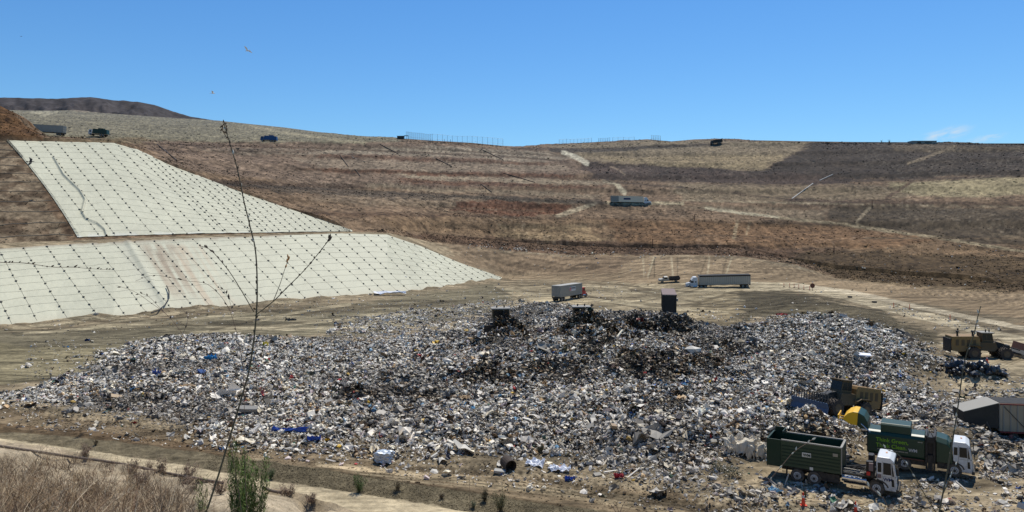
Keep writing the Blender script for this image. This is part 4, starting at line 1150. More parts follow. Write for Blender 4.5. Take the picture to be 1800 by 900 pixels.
# ---- side-loader with lettering and raised tailgate
def packer_truck():
    t = empty('refuse_truck', (0, 0, 0)); hw = 1.2
    tag(t, 'green refuse truck lettered Think Green, Think Clean with tailgate raised', 'truck')
    chassis(t, .3, 6.8)
    oct_ = lambda a, z0, z1, c: [(-a + c, z0), (a - c, z0), (a, z0 + c), (a, z1 - c), (a - c, z1), (-a + c, z1), (-a, z1 - c), (-a, z0 + c)]
    m = MB(); m.prismx([(-hw + .1, 1.0), (hw - .1, 1.0), (hw, 1.15), (hw, 2.55), (hw - .12, 2.78), (hw - .4, 2.88), (-hw + .4, 2.88), (-hw + .12, 2.78), (-hw, 2.55), (-hw, 1.15)], 0, 4.15)
    body = m.build('body', M['green'], t, bev=.04)
    m = MB(); m.prismx([(-hw + .22, 2.7), (hw - .22, 2.7), (hw - .22, 3.38), (hw - .38, 3.52), (-hw + .38, 3.52), (-hw + .22, 3.38)], .95, 3.15)
    m.build('hopper_hood', M['green'], body, bev=.03)
    m = MB()
    m.add([(x, y, z) for x, (zt_, zc_) in ((4.95, (2.95, 2.62)), (5.7, (2.78, 2.45)), (6.05, (2.35, 2.1))) for y, z in ((-hw, 1.0), (-hw, zc_), (-hw + .35, zt_), (hw - .35, zt_), (hw, zc_), (hw, 1.0))],
          [(0, 1, 2, 3, 4, 5), (17, 16, 15, 14, 13, 12)] + [(i + 6 * j, (i + 1) % 6 + 6 * j, (i + 1) % 6 + 6 * (j + 1), i + 6 * (j + 1)) for j in range(2) for i in range(6)])
    m.build('front_hopper', M['green'], t, bev=.03)
    m = MB(); m.box(4.16, 4.94, -1.1, 1.1, 1.0, 2.7); m.box(4.2, 4.34, -hw - .1, -hw + .05, .35, 3.0); m.box(4.74, 4.88, -hw - .1, -hw + .05, .35, 3.0)
    m.box(4.36, 4.72, -hw - .16, -hw - .02, .25, 1.5); m.box(4.3, 4.8, -hw - .25, -hw - .05, 2.5, 2.95); m.bar([(4.35, -hw - .2, 2.9), (4.5, -hw + .1, 3.4), (4.75, -hw - .2, 2.95)], .04)
    m.bar([(4.3, -hw - .25, .5), (4.3, -hw - .55, .45), (4.6, -hw - .62, .5)], .06); m.bar([(4.8, -hw - .25, .5), (4.8, -hw - .5, .45)], .06)
    m.build('lifting_arm', M['black'], t)
    m = MB(); m.box(4.18, 4.3, -hw + .06, hw - .1, 2.703, 3.02); m.box(4.78, 4.9, -hw + .06, hw - .1, 2.703, 3.02); m.build('arm_mast', M['black'], t)
    r = MB(); r.box(.05, 4.1, -hw - .02, -hw + .2, .90, .99); r.box(.05, 4.1, hw - .2, hw + .02, .90, .99); r.build('rub_rail', M['rust'], body)
    R = (math.pi / 2, 0, 0)
    text_mesh('lettering', 'Think Green,', .44, M['lime'], body, (.62, -hw - .012, 2.05), R, bold=.006)
    text_mesh('lettering', 'Think Clean.', .44, M['lime'], body, (.62, -hw - .012, 1.60), R, bold=.006)
    text_mesh('lettering', 'WM', .34, M['white'], body, (3.0, -hw - .012, 1.52), R, bold=.012)
    q = MB()
    for k, (a, b) in enumerate([(.72, .9), (.95, 1.3), (1.35, 1.5), (1.56, 2.0), (2.05, 2.2), (2.26, 2.7), (2.75, 2.95)]): q.box(a, b, -hw - .012, -hw - .003, 1.38, 1.43)
    for a, b in [(3.65, 3.8), (3.84, 4.0)]: q.box(a, b, -hw - .012, -hw - .003, 2.35, 2.4)
    q.build('small_print', M['alu'], body)
    # raised tailgate, yellow dome and green ring
    g = MB(); pr = [(.05, 2.92), (-.02, 3.5), (-.28, 3.95), (-.72, 4.18), (-.80, 3.05), (-.45, 2.86)]
    g.prism(pr, -hw + .05, hw - .05); tg = g.build('tailgate', M['green'], t, bev=.05)
    g = MB(); g.prism([(-.805, 3.06), (-.725, 4.18), (-1.10, 4.20), (-1.5, 4.02), (-1.85, 3.66), (-1.90, 3.46), (-1.35, 3.12)], -hw + .07, hw - .07); g.build('tailgate_inner', M['tyell'], tg, bev=.05)
    g = MB(); g.box(-2.3, -1.86, -.9, -.82, 3.42, 3.5); g.box(-2.3, -1.86, -.9, -.82, 3.66, 3.72); g.box(-2.32, -2.24, -.92, .9, 3.4, 3.74); g.box(-2.1, -2.04, -.9, -.82, 3.5, 3.66); g.build('latch_frame', M['tyell'], tg)
    g = MB(); g.bar([(.2, -hw - .02, 2.7), (-.5, -hw - .02, 3.3)], .045); g.bar([(.2, hw + .02, 2.7), (-.5, hw + .02, 3.3)], .045); g.build('hydraulic_ram', M['chrome'], tg)
    g = MB(); g.box(-.06, -.004, -hw + .08, hw - .08, 1.1, 2.75); g.build('body_opening', M['black'], body)
    m = MB(); m.box(2.9, 4.3, -1.05, -.6, .5, .95); m.box(5.0, 5.9, -1.1, 1.1, .5, .98); m.bar([(5.95, -1.0, .9), (5.95, -1.0, 2.7)], .06); m.build('side_tank', M['black'], t)
    for x in (1.55, 2.7):
        for y in (-1.0, 1.0): wheel(t, x, y, .51, .42, -1 if y < 0 else 1)
    for y in (-1.03, 1.03): wheel(t, 6.2, y, .52, .30, -1 if y < 0 else 1)
    m = MB(); m.box(.8, .84, -1.18, -.7, .25, .95); m.box(.8, .84, .7, 1.18, .25, .95); m.build('mudguard', M['black'], t)
    cabover(t, 6.1, 7.4, 2.34, 2.78, letters=False)
    return t


t2 = packer_truck()
hd = math.radians(-30.6); lat = Vector((-math.sin(hd), math.cos(hd)))
bx, by = 31.8 - .86 * 2.7, 60.4 + .51 * 2.7
pT = Vector((bx, by)) + lat * 1.2
orient(t2, pT.x, pT.y, hd, .0, pitch=0, roll=0, z=0.05)

# ================================================================ SEMI-TRAILERS
def box_trailer(t, x0, x1, zb, zt, hw, mat, top=None, open_rear=False, ribs=True, toprail=None):
    m = MB()
    if not open_rear:
        m.box(x0, x1, -hw, hw, zb, zt)
        c = m.build('trailer_body', M[mat], t)
    else:
        m.box(x0, x1, -hw, -hw + .06, zb, zt); m.box(x0, x1, hw - .06, hw, zb, zt); m.box(x0, x1, -hw + .06, hw - .06, zb, zb + .08); m.box(x0, x1, -hw + .06, hw - .06, zt - .06, zt - .002); m.box(x1 - .1, x1 - .002, -hw + .06, hw - .06, zb + .08, zt - .06)
        c = m.build('trailer_body', M[mat], t)
    if ribs:
        r = MB(); x = x0 + .25
        while x < x1 - .1:
            r.box(x, x + .09, -hw - .06, -hw, zb + .05, zt - .12); r.box(x, x + .09, hw, hw + .06, zb + .05, zt - .12); x += .58
        r.build('side_post', M['alu_d' if mat in ('alu', 'tan') else 'black'], c)
    r = MB(); r.box(x0, x1, -hw - .07, -hw - .002, zt - .12, zt); r.box(x0, x1, hw + .002, hw + .07, zt - .12, zt); r.box(x0, x1, -hw - .07, -hw - .002, zb - .1, zb + .05); r.box(x0, x1, hw + .002, hw + .07, zb - .1, zb + .05)
    r.build('rail', M[toprail or mat], c)
    if top:
        r = MB(); r.box(x0 - .03, x1 + .03, -hw - .14, hw + .14, zt + .003, zt + .14); r.box(x0 - .02, x1 + .02, -hw - .135, -hw - .075, zt - .28, zt); r.box(x0 - .02, x1 + .02, hw + .075, hw + .135, zt - .28, zt); r.build('roof_cover_or_shade', M[top], c)
    if not open_rear:
        d = MB(); d.box(x0 - .05, x0 - .002, -hw + .05, -.02, zb + .05, zt - .06); d.box(x0 - .05, x0 - .002, .02, hw - .05, zb + .05, zt - .06)
        for z in (zb + .5, (zb + zt) / 2, zt - .5): d.box(x0 - .09, x0 - .051, -hw + .1, hw - .1, z, z + .07)
        d.build('rear_door', M['alu_d'], c)
    u = MB(); u.box(x0, x1, -.45, -.35, zb - .35, zb - .004); u.box(x0, x1, .35, .45, zb - .35, zb - .004); u.box(x0, x0 + .15, -hw + .1, hw - .1, zb - .5, zb - .102)
    u.build('trailer_frame', M['black'], c)
    return c


def bogie(t, xs, r=.52):
    for x in xs:
        for y in (-.98, .98): wheel(t, x, y, r, .5, -1 if y < 0 else 1, rim='alu')


def conv_tractor(t, x0, L_, mat, hw=1.15, sleeper=False):
    """bonneted tractor unit: front at x0+L_"""
    x1 = x0 + L_; chassis(t, x0, x1 - .5, z0=.7, z1=1.0)
    cx0 = x1 - (3.6 if sleeper else 2.9); top = 3.15 if sleeper else 2.75
    m = MB()
    if sleeper: prof = [(cx0, 1.0), (cx0, top + .25), (cx0 + .3, top + .5), (cx0 + 1.2, top + .45), (cx0 + 1.9, 2.7), (cx0 + 2.25, 1.95), (cx0 + 2.25, .75), (cx0 + .1, .75)]
    else: prof = [(cx0, 1.0), (cx0, top), (cx0 + 1.25, top), (cx0 + 1.5, 2.05), (cx0 + 1.55, .8), (cx0 + .05, .8)]
    m.prism(prof, -hw, hw); cab = m.build('cab', M[mat], t, bev=.05)
    hb = prof[-3][0] if not sleeper else cx0 + 2.25
    m = MB(); b0 = (cx0 + 2.251) if sleeper else (cx0 + 1.551)
    m.prism([(b0, .95), (b0, 1.9), (x1 - .25, 1.68), (x1 - .05, 1.45), (x1, .95)], -.62, .62); m.build('bonnet', M[mat], t, bev=.06)
    m = MB()
    for sd in (-1, 1):
        xc = x1 - 1.0; pts = [(xc + .72 * math.cos(a), .52 + .66 * math.sin(a)) for a in np.linspace(.1, math.pi - .1, 9)]; inn = [(xc + .62 * math.cos(a), .52 + .56 * math.sin(a)) for a in np.linspace(.1, math.pi - .1, 9)]
        m.prism(pts + inn[::-1], -hw if sd < 0 else .62, -.62 if sd < 0 else hw)
    m.build('fender', M[mat], t)
    g = MB()
    wx0 = cx0 + (1.25 if sleeper else .35); wx1 = cx0 + (2.05 if sleeper else 1.2)
    for sd in (-1, 1):
        g.box(wx0, wx1, min(sd * hw, sd * (hw + .012)) , max(sd * hw, sd * (hw + .012)), 1.85, 2.45)
        if sleeper: g.box(cx0 + .35, cx0 + .85, min(sd * hw, sd * (hw + .012)), max(sd * hw, sd * (hw + .012)), 1.95, 2.3)
    g.build('side_window', M['glass'], cab)
    s = MB()
    a, b = ((cx0 + 1.93, 2.66), (cx0 + 2.24, 1.99)) if sleeper else ((cx0 + 1.30, 2.62), (cx0 + 1.49, 2.12))
    s.add([(a[0] + .02, -hw + .12, a[1]), (a[0] + .02, hw - .12, a[1]), (b[0] + .02, hw - .12, b[1]), (b[0] + .02, -hw + .12, b[1])], [(0, 1, 2, 3)]); s.build('windscreen', M['glass'], cab)
    s = MB(); s.box(x1 - .05, x1 + .03, -.45, .45, .95, 1.45); s.build('grille', M['chrome'], t)
    s = MB(); s.box(x1 - .15, x1 + .12, -hw, hw, .4, .68); s.build('bumper', M['chrome'], t, bev=.03)
    for sd in (-1, 1):
        h = MB(); h.box(x1 - .3, x1 - .02, sd * .85 - .15, sd * .85 + .15, .95, 1.15); h.build('headlight', M['lens'], t)
        st = MB(); st.bar([(cx0 - .12, sd * (hw - .15), .9), (cx0 - .12, sd * (hw - .15), 3.6 if not sleeper else 2.2)], .075, 8); st.build('exhaust_stack', M['chrome'], t)
        ta = MB(); ta.cyl((cx0 + .75, sd * .95, .72), 'x', .28, 1.3, 12); ta.build('fuel_tank', M['chrome'], t)
    bogie(t, [x0 + .75, x0 + 2.0])
    for y in (-1.0, 1.0): wheel(t, x1 - 1.0, y, .52, .3, -1 if y < 0 else 1, rim='alu')
    return cab


# red tractor with ribbed grey trailer
t = empty('semi_truck', (0, 0, 0)); tag(t, 'red tractor pulling a ribbed light grey trailer, rear towards the garbage', 'truck')
c = box_trailer(t, 0, 12.0, 1.25, 4.05, 1.27, 'alu')
p = MB(); p.box(4.9, 8.2, -1.345, -1.332, 2.35, 3.45); q = p.build('logo_plate', M['white'], c)
p = MB(); p.box(5.05, 5.5, -1.36, -1.346, 2.75, 3.35); p.box(4.7, 5.9, -1.36, -1.346, 2.5, 2.68); p.build('logo_mark', M['red'], q)
text_mesh('lettering', 'K-KOMA', .5, M['navy'], q, (5.6, -1.349, 2.85), (math.pi / 2, 0, 0), bold=.01) if False else None
p = MB()
for a, b in [(5.65, 6.0), (6.05, 6.35), (6.42, 6.8), (6.86, 7.2), (7.27, 7.6), (7.66, 7.95)]: p.box(a, b, -1.36, -1.346, 2.95, 3.25)
p.box(5.65, 7.95, -1.36, -1.346, 2.75, 2.82); p.build('logo_letters', M['black'], q)
bogie(t, [1.0, 2.25]); conv_tractor(t, 9.9, 5.6, 'red')
lg = MB(); lg.box(9.2, 9.35, -.9, -.78, .1, 1.2); lg.box(9.2, 9.35, .78, .9, .1, 1.2); lg.build('landing_leg', M['black'], t)
hd = math.radians(57); lat = Vector((-math.sin(hd), math.cos(hd)))
pT = Vector((12.3, 190)) + lat * 1.27
orient(t, pT.x, pT.y, hd, .02, r=4)

# white sleeper tractor with corrugated trailer under a black tarp
t = empty('semi_truck', (0, 0, 0)); tag(t, 'white sleeper tractor with long corrugated grey trailer topped by a black tarpaulin', 'truck')
box_trailer(t, 0, 15.6, 1.25, 3.95, 1.27, 'alu', top='tarp'); bogie(t, [1.0, 2.3]); conv_tractor(t, 13.0, 6.7, 'white', sleeper=True)
lg = MB(); lg.box(11.9, 12.05, -.9, -.78, .1, 1.2); lg.box(11.9, 12.05, .78, .9, .1, 1.2); lg.build('landing_leg', M['black'], t)
hd = math.radians(176); p = at(1320, 506); orient(t, p.x, p.y + 1.3, hd, .02, r=5)

# trailer climbing the hillside
t = empty('semi_truck', (0, 0, 0)); tag(t, 'white tractor and plain grey trailer on the haul road across the brown hillside', 'truck')
c = box_trailer(t, 0, 15.6, 1.25, 4.1, 1.27, 'pale', ribs=False); bogie(t, [1.0, 2.3]); conv_tractor(t, 13.0, 6.6, 'white', sleeper=True)
p = MB(); p.box(0, 3.6, -1.29, -1.272, 1.3, 3.95); p.build('rear_panel', M['alu_d'], c)
p = MB(); p.box(6.0, 9.3, -1.29, -1.272, 2.3, 3.1); p.build('logo_plate', M['navy'], c)
p = at(1074, 355.5); hd = math.radians(1)
orient(t, p.x, p.y + .5, hd, -.9, r=6, roll=0, pitch=math.radians(-1))

# tipping trailer backed to the heap, open end to the camera
t = empty('tipping_trailer', (0, 0, 0)); tag(t, 'trailer backed up to the heap, dark open rear under a faded pink roof', 'trailer')
c = box_trailer(t, 0, 13.5, 1.3, 5.0, 1.35, 'alu_d', top='pink', open_rear=True); bogie(t, [1.1, 2.4, 12.2])
m = MB(); m.box(-1.2, .1, -1.3, 1.3, .1, .3); m.box(-.08, -.01, -1.42, -1.30, 1.0, 5.05); m.box(-.08, -.01, 1.30, 1.42, 1.0, 5.05); m.build('rear_frame', M['black'], t)
m = MB(); m.box(.2, .25, -1.28, 1.28, 1.4, 4.9); m.build('dark_inside', M['black'], t)  # black sheet paints in the shaded inside of the open trailer
m = MB(); m.box(.1, 1.6, -1.75, -1.42, 3.7, 4.3); m.build('open_door', M['alu_d'], t)
hd = math.radians(80); orient(t, 277 / F * 156, 156, hd, 0, pitch=math.radians(.5), roll=0, z=0.0)

# ribbed trailer at the right edge with its tail door swung open
t = empty('dump_trailer', (0, 0, 0)); tag(t, 'ribbed grey trailer with maroon top rail and tail door lifted at the right edge', 'trailer')
c = box_trailer(t, 0, 13.0, 1.2, 3.75, 1.27, 'tan', toprail='maroon')
m = MB(); m.box(.05, 12.95, -1.2, 1.2, 3.753, 3.79); m.build('roof_cover_or_shade', M['tarp'], c); bogie(t, [1.2, 2.5])  # black top sheet stands for the shaded inside of an open-topped trailer
m = MB(); m.prism([(-.10, 3.72), (-.10, 1.4), (-2.9, 1.9), (-3.0, 2.85)], -1.2, 1.2); m.build('tail_door_shaded', M['black'], t, bev=.03)  # black wedge: shade below the lifted door put into its colour
m = MB(); m.add([(-.06, -1.25, 3.80), (-.06, 1.25, 3.80), (-3.05, 1.25, 2.90), (-3.05, -1.25, 2.90), (-.06, -1.25, 3.74), (-.06, 1.25, 3.74), (-3.05, 1.25, 2.86), (-3.05, -1.25, 2.86)], [(0, 1, 2, 3), (7, 6, 5, 4), (0, 4, 5, 1), (1, 5, 6, 2), (2, 6, 7, 3), (3, 7, 4, 0)]); m.build('door_skin', M['alu_d'], t)
m = MB(); m.bar([(.3, -1.35, 3.5), (2.4, -1.35, 1.2)], .03); m.build('chain', M['black'], t)
hd = math.radians(-9); orient(t, 44.3, 68.6, hd, 0, pitch=0, roll=0, z=0.0)

# ================================================================ SMALL AND FAR VEHICLES
t = empty('dump_pickup', (0, 0, 0)); tag(t, 'small silver pickup truck with a black dump bed facing the white semi', 'truck')
m = MB(); m.prism([(3.6, .55), (3.6, 1.15), (4.0, 1.85), (5.1, 1.85), (5.55, 1.25), (6.7, 1.15), (6.85, .95), (6.85, .5)], -1.0, 1.0); cb = m.build('cab', M['alu'], t, bev=.05)
m = MB()
for sd in (-1, 1): m.prism([(4.05, 1.2), (4.25, 1.7), (5.0, 1.7), (5.3, 1.2)], min(sd, sd * 1.012), max(sd, sd * 1.012))
m.build('side_window', M['glass'], cb)
m = MB(); m.add([(5.14, -.85, 1.80), (5.14, .85, 1.80), (5.56, .85, 1.28), (5.56, -.85, 1.28)], [(0, 1, 2, 3)]); m.build('windscreen', M['glass'], cb)
m = MB(); m.box(0, 3.45, -1.1, -1.04, .95, 1.75); m.box(0, 3.45, 1.04, 1.1, .95, 1.75); m.box(0, 3.45, -1.04, 1.04, .95, 1.02); m.box(0, .06, -1.04, 1.04, 1.02, 1.6); m.box(3.39, 3.45, -1.04, 1.04, 1.02, 1.9); m.build('dump_bed', M['black'], t)
chassis(t, .1, 6.2, z0=.5, z1=.75)
for x in (1.3, 5.75):
    for y in (-.88, .88): wheel(t, x, y, .42, .3, -1 if y < 0 else 1, rim='alu', n=16)
m = MB(); m.box(6.83, 6.95, -.95, .95, .45, .7); m.build('bumper', M['chrome'], t)
p = at(1195, 495); orient(t, p.x, p.y, math.radians(176), .02, r=2.5)


def far_packer(label, mat, px, py, hd, sc=1.0, open_top=False):
    t = empty('refuse_truck', (0, 0, 0)); tag(t, label, 'truck')
    m = MB(); m.prism([(0, 1.1), (.3, 3.1), (6.4, 3.2), (6.6, 1.1)], -1.2, 1.2); b = m.build('body', M[mat], t)
    if not open_top: m = MB(); m.box(2.0, 4.2, -.9, .9, 3.2, 3.6); m.build('hopper_hood', M[mat], b)
    m = MB(); m.prism([(6.9, .8), (6.9, 2.7), (8.1, 2.7), (8.4, 1.6), (8.4, .6)], -1.15, 1.15); cb = m.build('cab', M['white' if mat == 'green' else mat], t)
    m = MB(); m.box(7.2, 7.9, 1.152, 1.165, 1.6, 2.35); m.box(7.2, 7.9, -1.165, -1.152, 1.6, 2.35); m.build('side_window', M['glass'], cb)
    chassis(t, .4, 8.2)
    for x in (1.6, 2.9, 7.3):
        for y in (-1.0, 1.0): wheel(t, x, y, .52, .4, -1 if y < 0 else 1, n=14)
    p = at(px, py); orient(t, p.x, p.y, hd, .05, r=3, roll=0); t.scale = (sc,) * 3
    return t


far_packer('tiny green refuse truck on the crest above the cream liner', 'green', 190, 241, math.pi, .95)
far_packer('tiny blue refuse truck crossing the top of the brown hillside', 'blue', 487, 251, math.pi, 1.05)
far_packer('tiny dark truck on the skyline above the right-hand hillside', 'black', 1270, 252, math.pi, .95, True)
t = empty('parked_trailer', (0, 0, 0)); tag(t, 'long pale grey trailer on the crest at the edge of the brown knoll', 'trailer')
box_trailer(t, 0, 15, 1.3, 4.2, 1.27, 'alu'); bogie(t, [1, 2.3, 13.5]); p = at(113, 239); orient(t, p.x, p.y, math.pi, 0, r=3, roll=0)

# ================================================================ LANDFILL COMPACTORS AND DOZERS
def drum(par, x, y, r, w_):
    m = MB(); m.cyl((x, y, r), 'y', r, w_, 20)
    q = m
    for j in range(4):
        yy = y - w_ / 2 + w_ * (j + .5) / 4
        for k in range(14):
            a = 2 * math.pi * (k + .5 * (j % 2)) / 14; c, s_ = math.cos(a), math.sin(a)
            p0 = Vector((x + c * r * .98, yy, r + s_ * r * .98)); u_ = Vector((c, 0, s_)); v_ = Vector((-s_, 0, c)); w3 = Vector((0, 1, 0))
            vs_ = [p0 + u_ * (h * .14) + v_ * (sx_ * .07) + w3 * (sy_ * .06) for h in (0, 1) for sx_ in (-1, 1) for sy_ in (-1, 1)]
            q.add(vs_, [(0, 1, 3, 2), (4, 6, 7, 5), (0, 4, 5, 1), (2, 3, 7, 6), (0, 2, 6, 4), (1, 5, 7, 3)])
    d = m.build('drum_wheel', M['drum'], par)
    h = MB(); h.cyl((x, y - (w_ / 2 + .01), r), 'y', r * .55, .05, 14); h.cyl((x, y + (w_ / 2 + .01), r), 'y', r * .55, .05, 14); h.build('hub', M['cat_d'], d)


def compactor(label, blade_mat, rack, blade_tilt=0.25):
    t = empty('landfill_compactor', (0, 0, 0)); tag(t, label, 'compactor')
    m = MB(); m.prism([(0, 1.1), (-.15, 2.0), (0, 3.25), (3.7, 3.35), (3.9, 3.0), (4.0, 1.5), (3.2, 1.2), (1.2, .95)], -1.2, 1.2); e = m.build('engine_cover', M['cat'], t, bev=.06)
    m = MB(); m.box(-.3, -.152, -1.25, 1.25, .9, 2.9); m.build('radiator_guard', M['black'], e)
    m = MB()
    for x in (.5, 1.3, 2.1, 2.9):
        m.box(x, x + .45, -1.225, -1.2, 1.9, 2.8); m.box(x, x + .45, 1.2, 1.225, 1.9, 2.8)
    m.build('vent_panel', M['cat_d'], e)
    for x, y, h, r in ((1.5, .5, 4.15, .10), (1.0, -.5, 3.9, .17), (3.1, -.6, 3.95, .17)):
        m = MB(); m.cyl((x, y, (3.3 + h) / 2), 'z', r * .7, h - 3.3, 10); m.cyl((x, y, h), 'z', r * 1.25, .25, 10); m.build('exhaust_stack', M['black'], e)
    m = MB(); m.prism([(3.9, 1.2), (3.9, 2.45), (6.1, 2.45), (6.4, 1.6), (6.0, 1.1)], -1.15, 1.15); m.build('cab_base', M['cat_d'], t, bev=.04)
    m = MB(); m.prism([(4.3, 2.46), (4.3, 3.75), (5.75, 3.75), (5.95, 2.46)], -.85, .85); cb = m.build('cab', M['cat_d'], t, bev=.03)
    g = MB()
    for sd in (-1, 1): g.prism([(4.4, 2.75), (4.4, 3.62), (4.95, 3.62), (4.95, 2.75)], min(sd * .852, sd * .866), max(sd * .852, sd * .866)); g.prism([(5.03, 2.75), (5.03, 3.62), (5.65, 3.62), (5.8, 2.75)], min(sd * .852, sd * .866), max(sd * .852, sd * .866))
    g.add([(5.79, -.75, 3.65), (5.79, .75, 3.65), (5.93, .75, 2.7), (5.93, -.75, 2.7)], [(0, 1, 2, 3)])
    g.build('cab_window', M['glass'], cb)
    g = MB(); g.box(4.15, 6.0, -1.0, 1.0, 3.76, 3.90); g.build('cab_roof', M['cat_d'] if rack else M['alu_d'], cb, bev=.04)
    g = MB(); g.cyl((5.0, -.4, 4.1), 'z', .09, .4, 8); g.cyl((5.5, -.4, 4.1), 'z', .09, .4, 8); g.build('beacon', M['black'], cb)
    m = MB(); m.box(5.9, 8.3, -.6, .6, 1.0, 2.0); m.prism([(6.3, 2.0), (6.3, 2.5), (7.2, 2.3), (8.2, 1.9), (8.2, 1.4)], -.45, .45); m.build('front_frame', M['black'], t)
    m = MB(); m.prism([(2.0, 1.8), (2.2, 2.05), (3.6, 2.05), (4.2, 1.75), (4.2, 1.68), (3.55, 1.95), (2.25, 1.95)], -1.75, -1.2) ; m.prism([(2.0, 1.8), (2.2, 2.05), (3.6, 2.05), (4.2, 1.75), (4.2, 1.68), (3.55, 1.95), (2.25, 1.95)], 1.2, 1.75); m.build('fender', M['cat_d'], t)
    for x in (2.9, 7.3):
        for y in (-1.35, 1.35): drum(t, x, y, .86, 1.05)
    m = MB(); 
    for y in (-.8, .8): m.bar([(7.6, y, 1.1), (8.9, y, .9), (9.7, y, .7)], .16); m.bar([(7.6, y * .6, 1.9), (9.65, y * .8, 1.3)], .09)
    m.bar([(6.4, .2, 2.1), (7.0, .25, 2.9), (7.9, .2, 2.0)], .03); m.build('push_arm', M['black'], t)
    hb = 2.75 if rack else 2.35; bl = MB(); bl.prism([(9.75, .1), (9.95, .1), (9.85, .7), (10.0, 1.3), (9.88, 1.32), (9.68, .8)], -hb, hb); b = bl.build('blade', M[blade_mat], t)
    m = MB()
    if rack:
        n = 14
        for k in range(n + 1):
            y = -hb + 2 * hb * k / n; m.box(9.86, 9.96, y - .035, y + .035, 1.3, 2.2)
        m.box(9.87, 9.95, -hb, hb, 2.2, 2.28); m.box(9.975, 10.01, -hb, hb, 1.72, 1.78)
    else:
        m.prism([(9.9, 1.32), (9.98, 1.32), (10.25, 2.3), (10.18, 2.3)], -hb, hb)
    m.build('trash_rack', M['screen'] if rack else M['rust'], b)
    return t


t = compactor('yellow wheeled compactor parked alone on bare dirt by the right edge', 'alu_d', False)
hd = math.radians(-8); orient(t, 66.2, 113.0, hd, -.05, pitch=0, roll=0)
t = compactor('yellow wheeled compactor on the garbage with a blue blade and tall rack', 'steelblue', True)
hd = math.radians(200); t.scale = (.80, .88, .88)
S_ = t.scale.copy(); orient(t, 36.0, 74.8, hd, .0, pitch=math.radians(9), roll=math.radians(3), z=gz(34.0, 74) - .45); t.scale = S_


def dozer(label, px, D, dz, heading, sc=1.0):
    t = empty('bulldozer', (0, 0, 0)); tag(t, label, 'bulldozer')
    for y in (-1.15, 1.15):
        m = MB(); m.prism([(0, .5), (.35, .05), (3.9, .05), (4.3, .5), (3.6, 1.0), (2.1, 1.45), (.5, 1.0)], y - .3, y + .3); m.build('track', M['black'], t)
    m = MB(); m.prism([(-.2, .7), (-.2, 2.0), (2.2, 2.05), (4.4, 1.9), (4.5, .7)], -.95, .95); m.build('engine_cover', M['drum'], t, bev=.04)
    m = MB(); m.prism([(.6, 2.0), (.6, 3.3), (2.2, 3.3), (2.4, 2.0)], -1.15, 1.15); cb = m.build('cab', M['cat_d'], t, bev=.03)
    g = MB(); g.box(2.405, 2.43, -.95, -.05, 2.25, 3.1); g.box(2.405, 2.43, .05, .95, 2.25, 3.1)
    for sd in (-1, 1): g.box(.8, 2.1, min(sd * 1.152, sd * 1.165), max(sd * 1.152, sd * 1.165), 2.3, 3.1)
    g.build('cab_window', M['glass'], cb)
    g = MB(); g.box(.4, 2.6, -1.3, 1.3, 3.31, 3.45); g.build('cab_roof', M['alu_d'], cb)
    g = MB(); g.cyl((1.5, -.5, 3.6), 'z', .09, .3, 8); g.cyl((1.5, .5, 3.6), 'z', .09, .3, 8); g.cyl((3.2, .3, 2.6), 'z', .09, 1.3, 8); g.build('exhaust_stack', M['black'], cb)
    m = MB(); m.box(3.0, 5.2, -1.55, -1.4, .4, .75); m.box(3.0, 5.2, 1.4, 1.55, .4, .75); m.build('push_arm', M['cat_d'], t)
    m = MB(); m.prism([(5.2, .05), (5.4, .05), (5.3, .8), (5.5, 1.6), (5.4, 1.62), (5.15, .9)], -2.5, 2.5); b = m.build('blade', M['drum'], t)
    m = MB()
    for k in range(21): y = -2.5 + 5 * k / 20; m.box(5.38, 5.42, y - .02, y + .02, 1.6, 2.5)
    for z in (1.9, 2.2, 2.5): m.box(5.425, 5.46, -2.5, 2.5, z, z + .05)
    m.build('trash_rack', M['screen'], b)
    x = (px - CX) / F * D
    orient(t, x, D, heading, 0, pitch=0, roll=0, z=gz(x, D) + dz); S = t.matrix_world.copy(); t.matrix_world = S @ Matrix.Scale(sc, 4)
    return t


dozer('dark bulldozer facing the camera behind the left-hand pushed pile of refuse', 878, 125.0, .8, math.radians(-84), 1.22)
dozer('bulldozer almost buried behind the taller central pile of refuse', 1019, 123.0, 1.5, math.radians(-88), 1.15)
# ================================================================ FENCES, BUILDINGS, CONES, BIRDS
MF = simple('fence_steel', (.28, .29, .30), .6, .3, dirt=.2)


def litter_fence(label, pts, h, step=1, n_panels=10):
    t = empty('litter_fence', (0, 0, 0)); tag(t, label, 'fence')
    Q = [at(px, py) for px, py in pts]; Q = [q for q in Q if q]
    L_ = [Q[0]]
    for a, b in zip(Q[:-1], Q[1:]):
        n = max(1, int((b - a).length / 3.2))
        for k in range(1, n + 1):
            q = a.lerp(b, k / n); q.z = gz(q.x, q.y); L_.append(q)
    t.location = L_[0]
    o = L_[0]
    for q in L_:
        m = MB(); q0 = q - o; m.bar([q0 + Vector((0, 0, -.3)), q0 + Vector((.0, 0, h))], .09, 4); m.bar([q0 + Vector((0, 1.2, 0)), q0 + Vector((0, 0, h * .7))], .05, 4); m.build('post', MF, t)
    m = MB()
    for a, b in zip(L_[:-1], L_[1:]):
        a0, b0 = a - o, b - o
        for f in (.35, .98): m.bar([a0 + Vector((0, 0, h * f)), b0 + Vector((0, 0, h * f))], .045, 3)
        for k in range(1, 5): c = a0.lerp(b0, k / 5); m.bar([c, c + Vector((0, 0, h))], .022, 3)
    m.build('netting', MF, t)


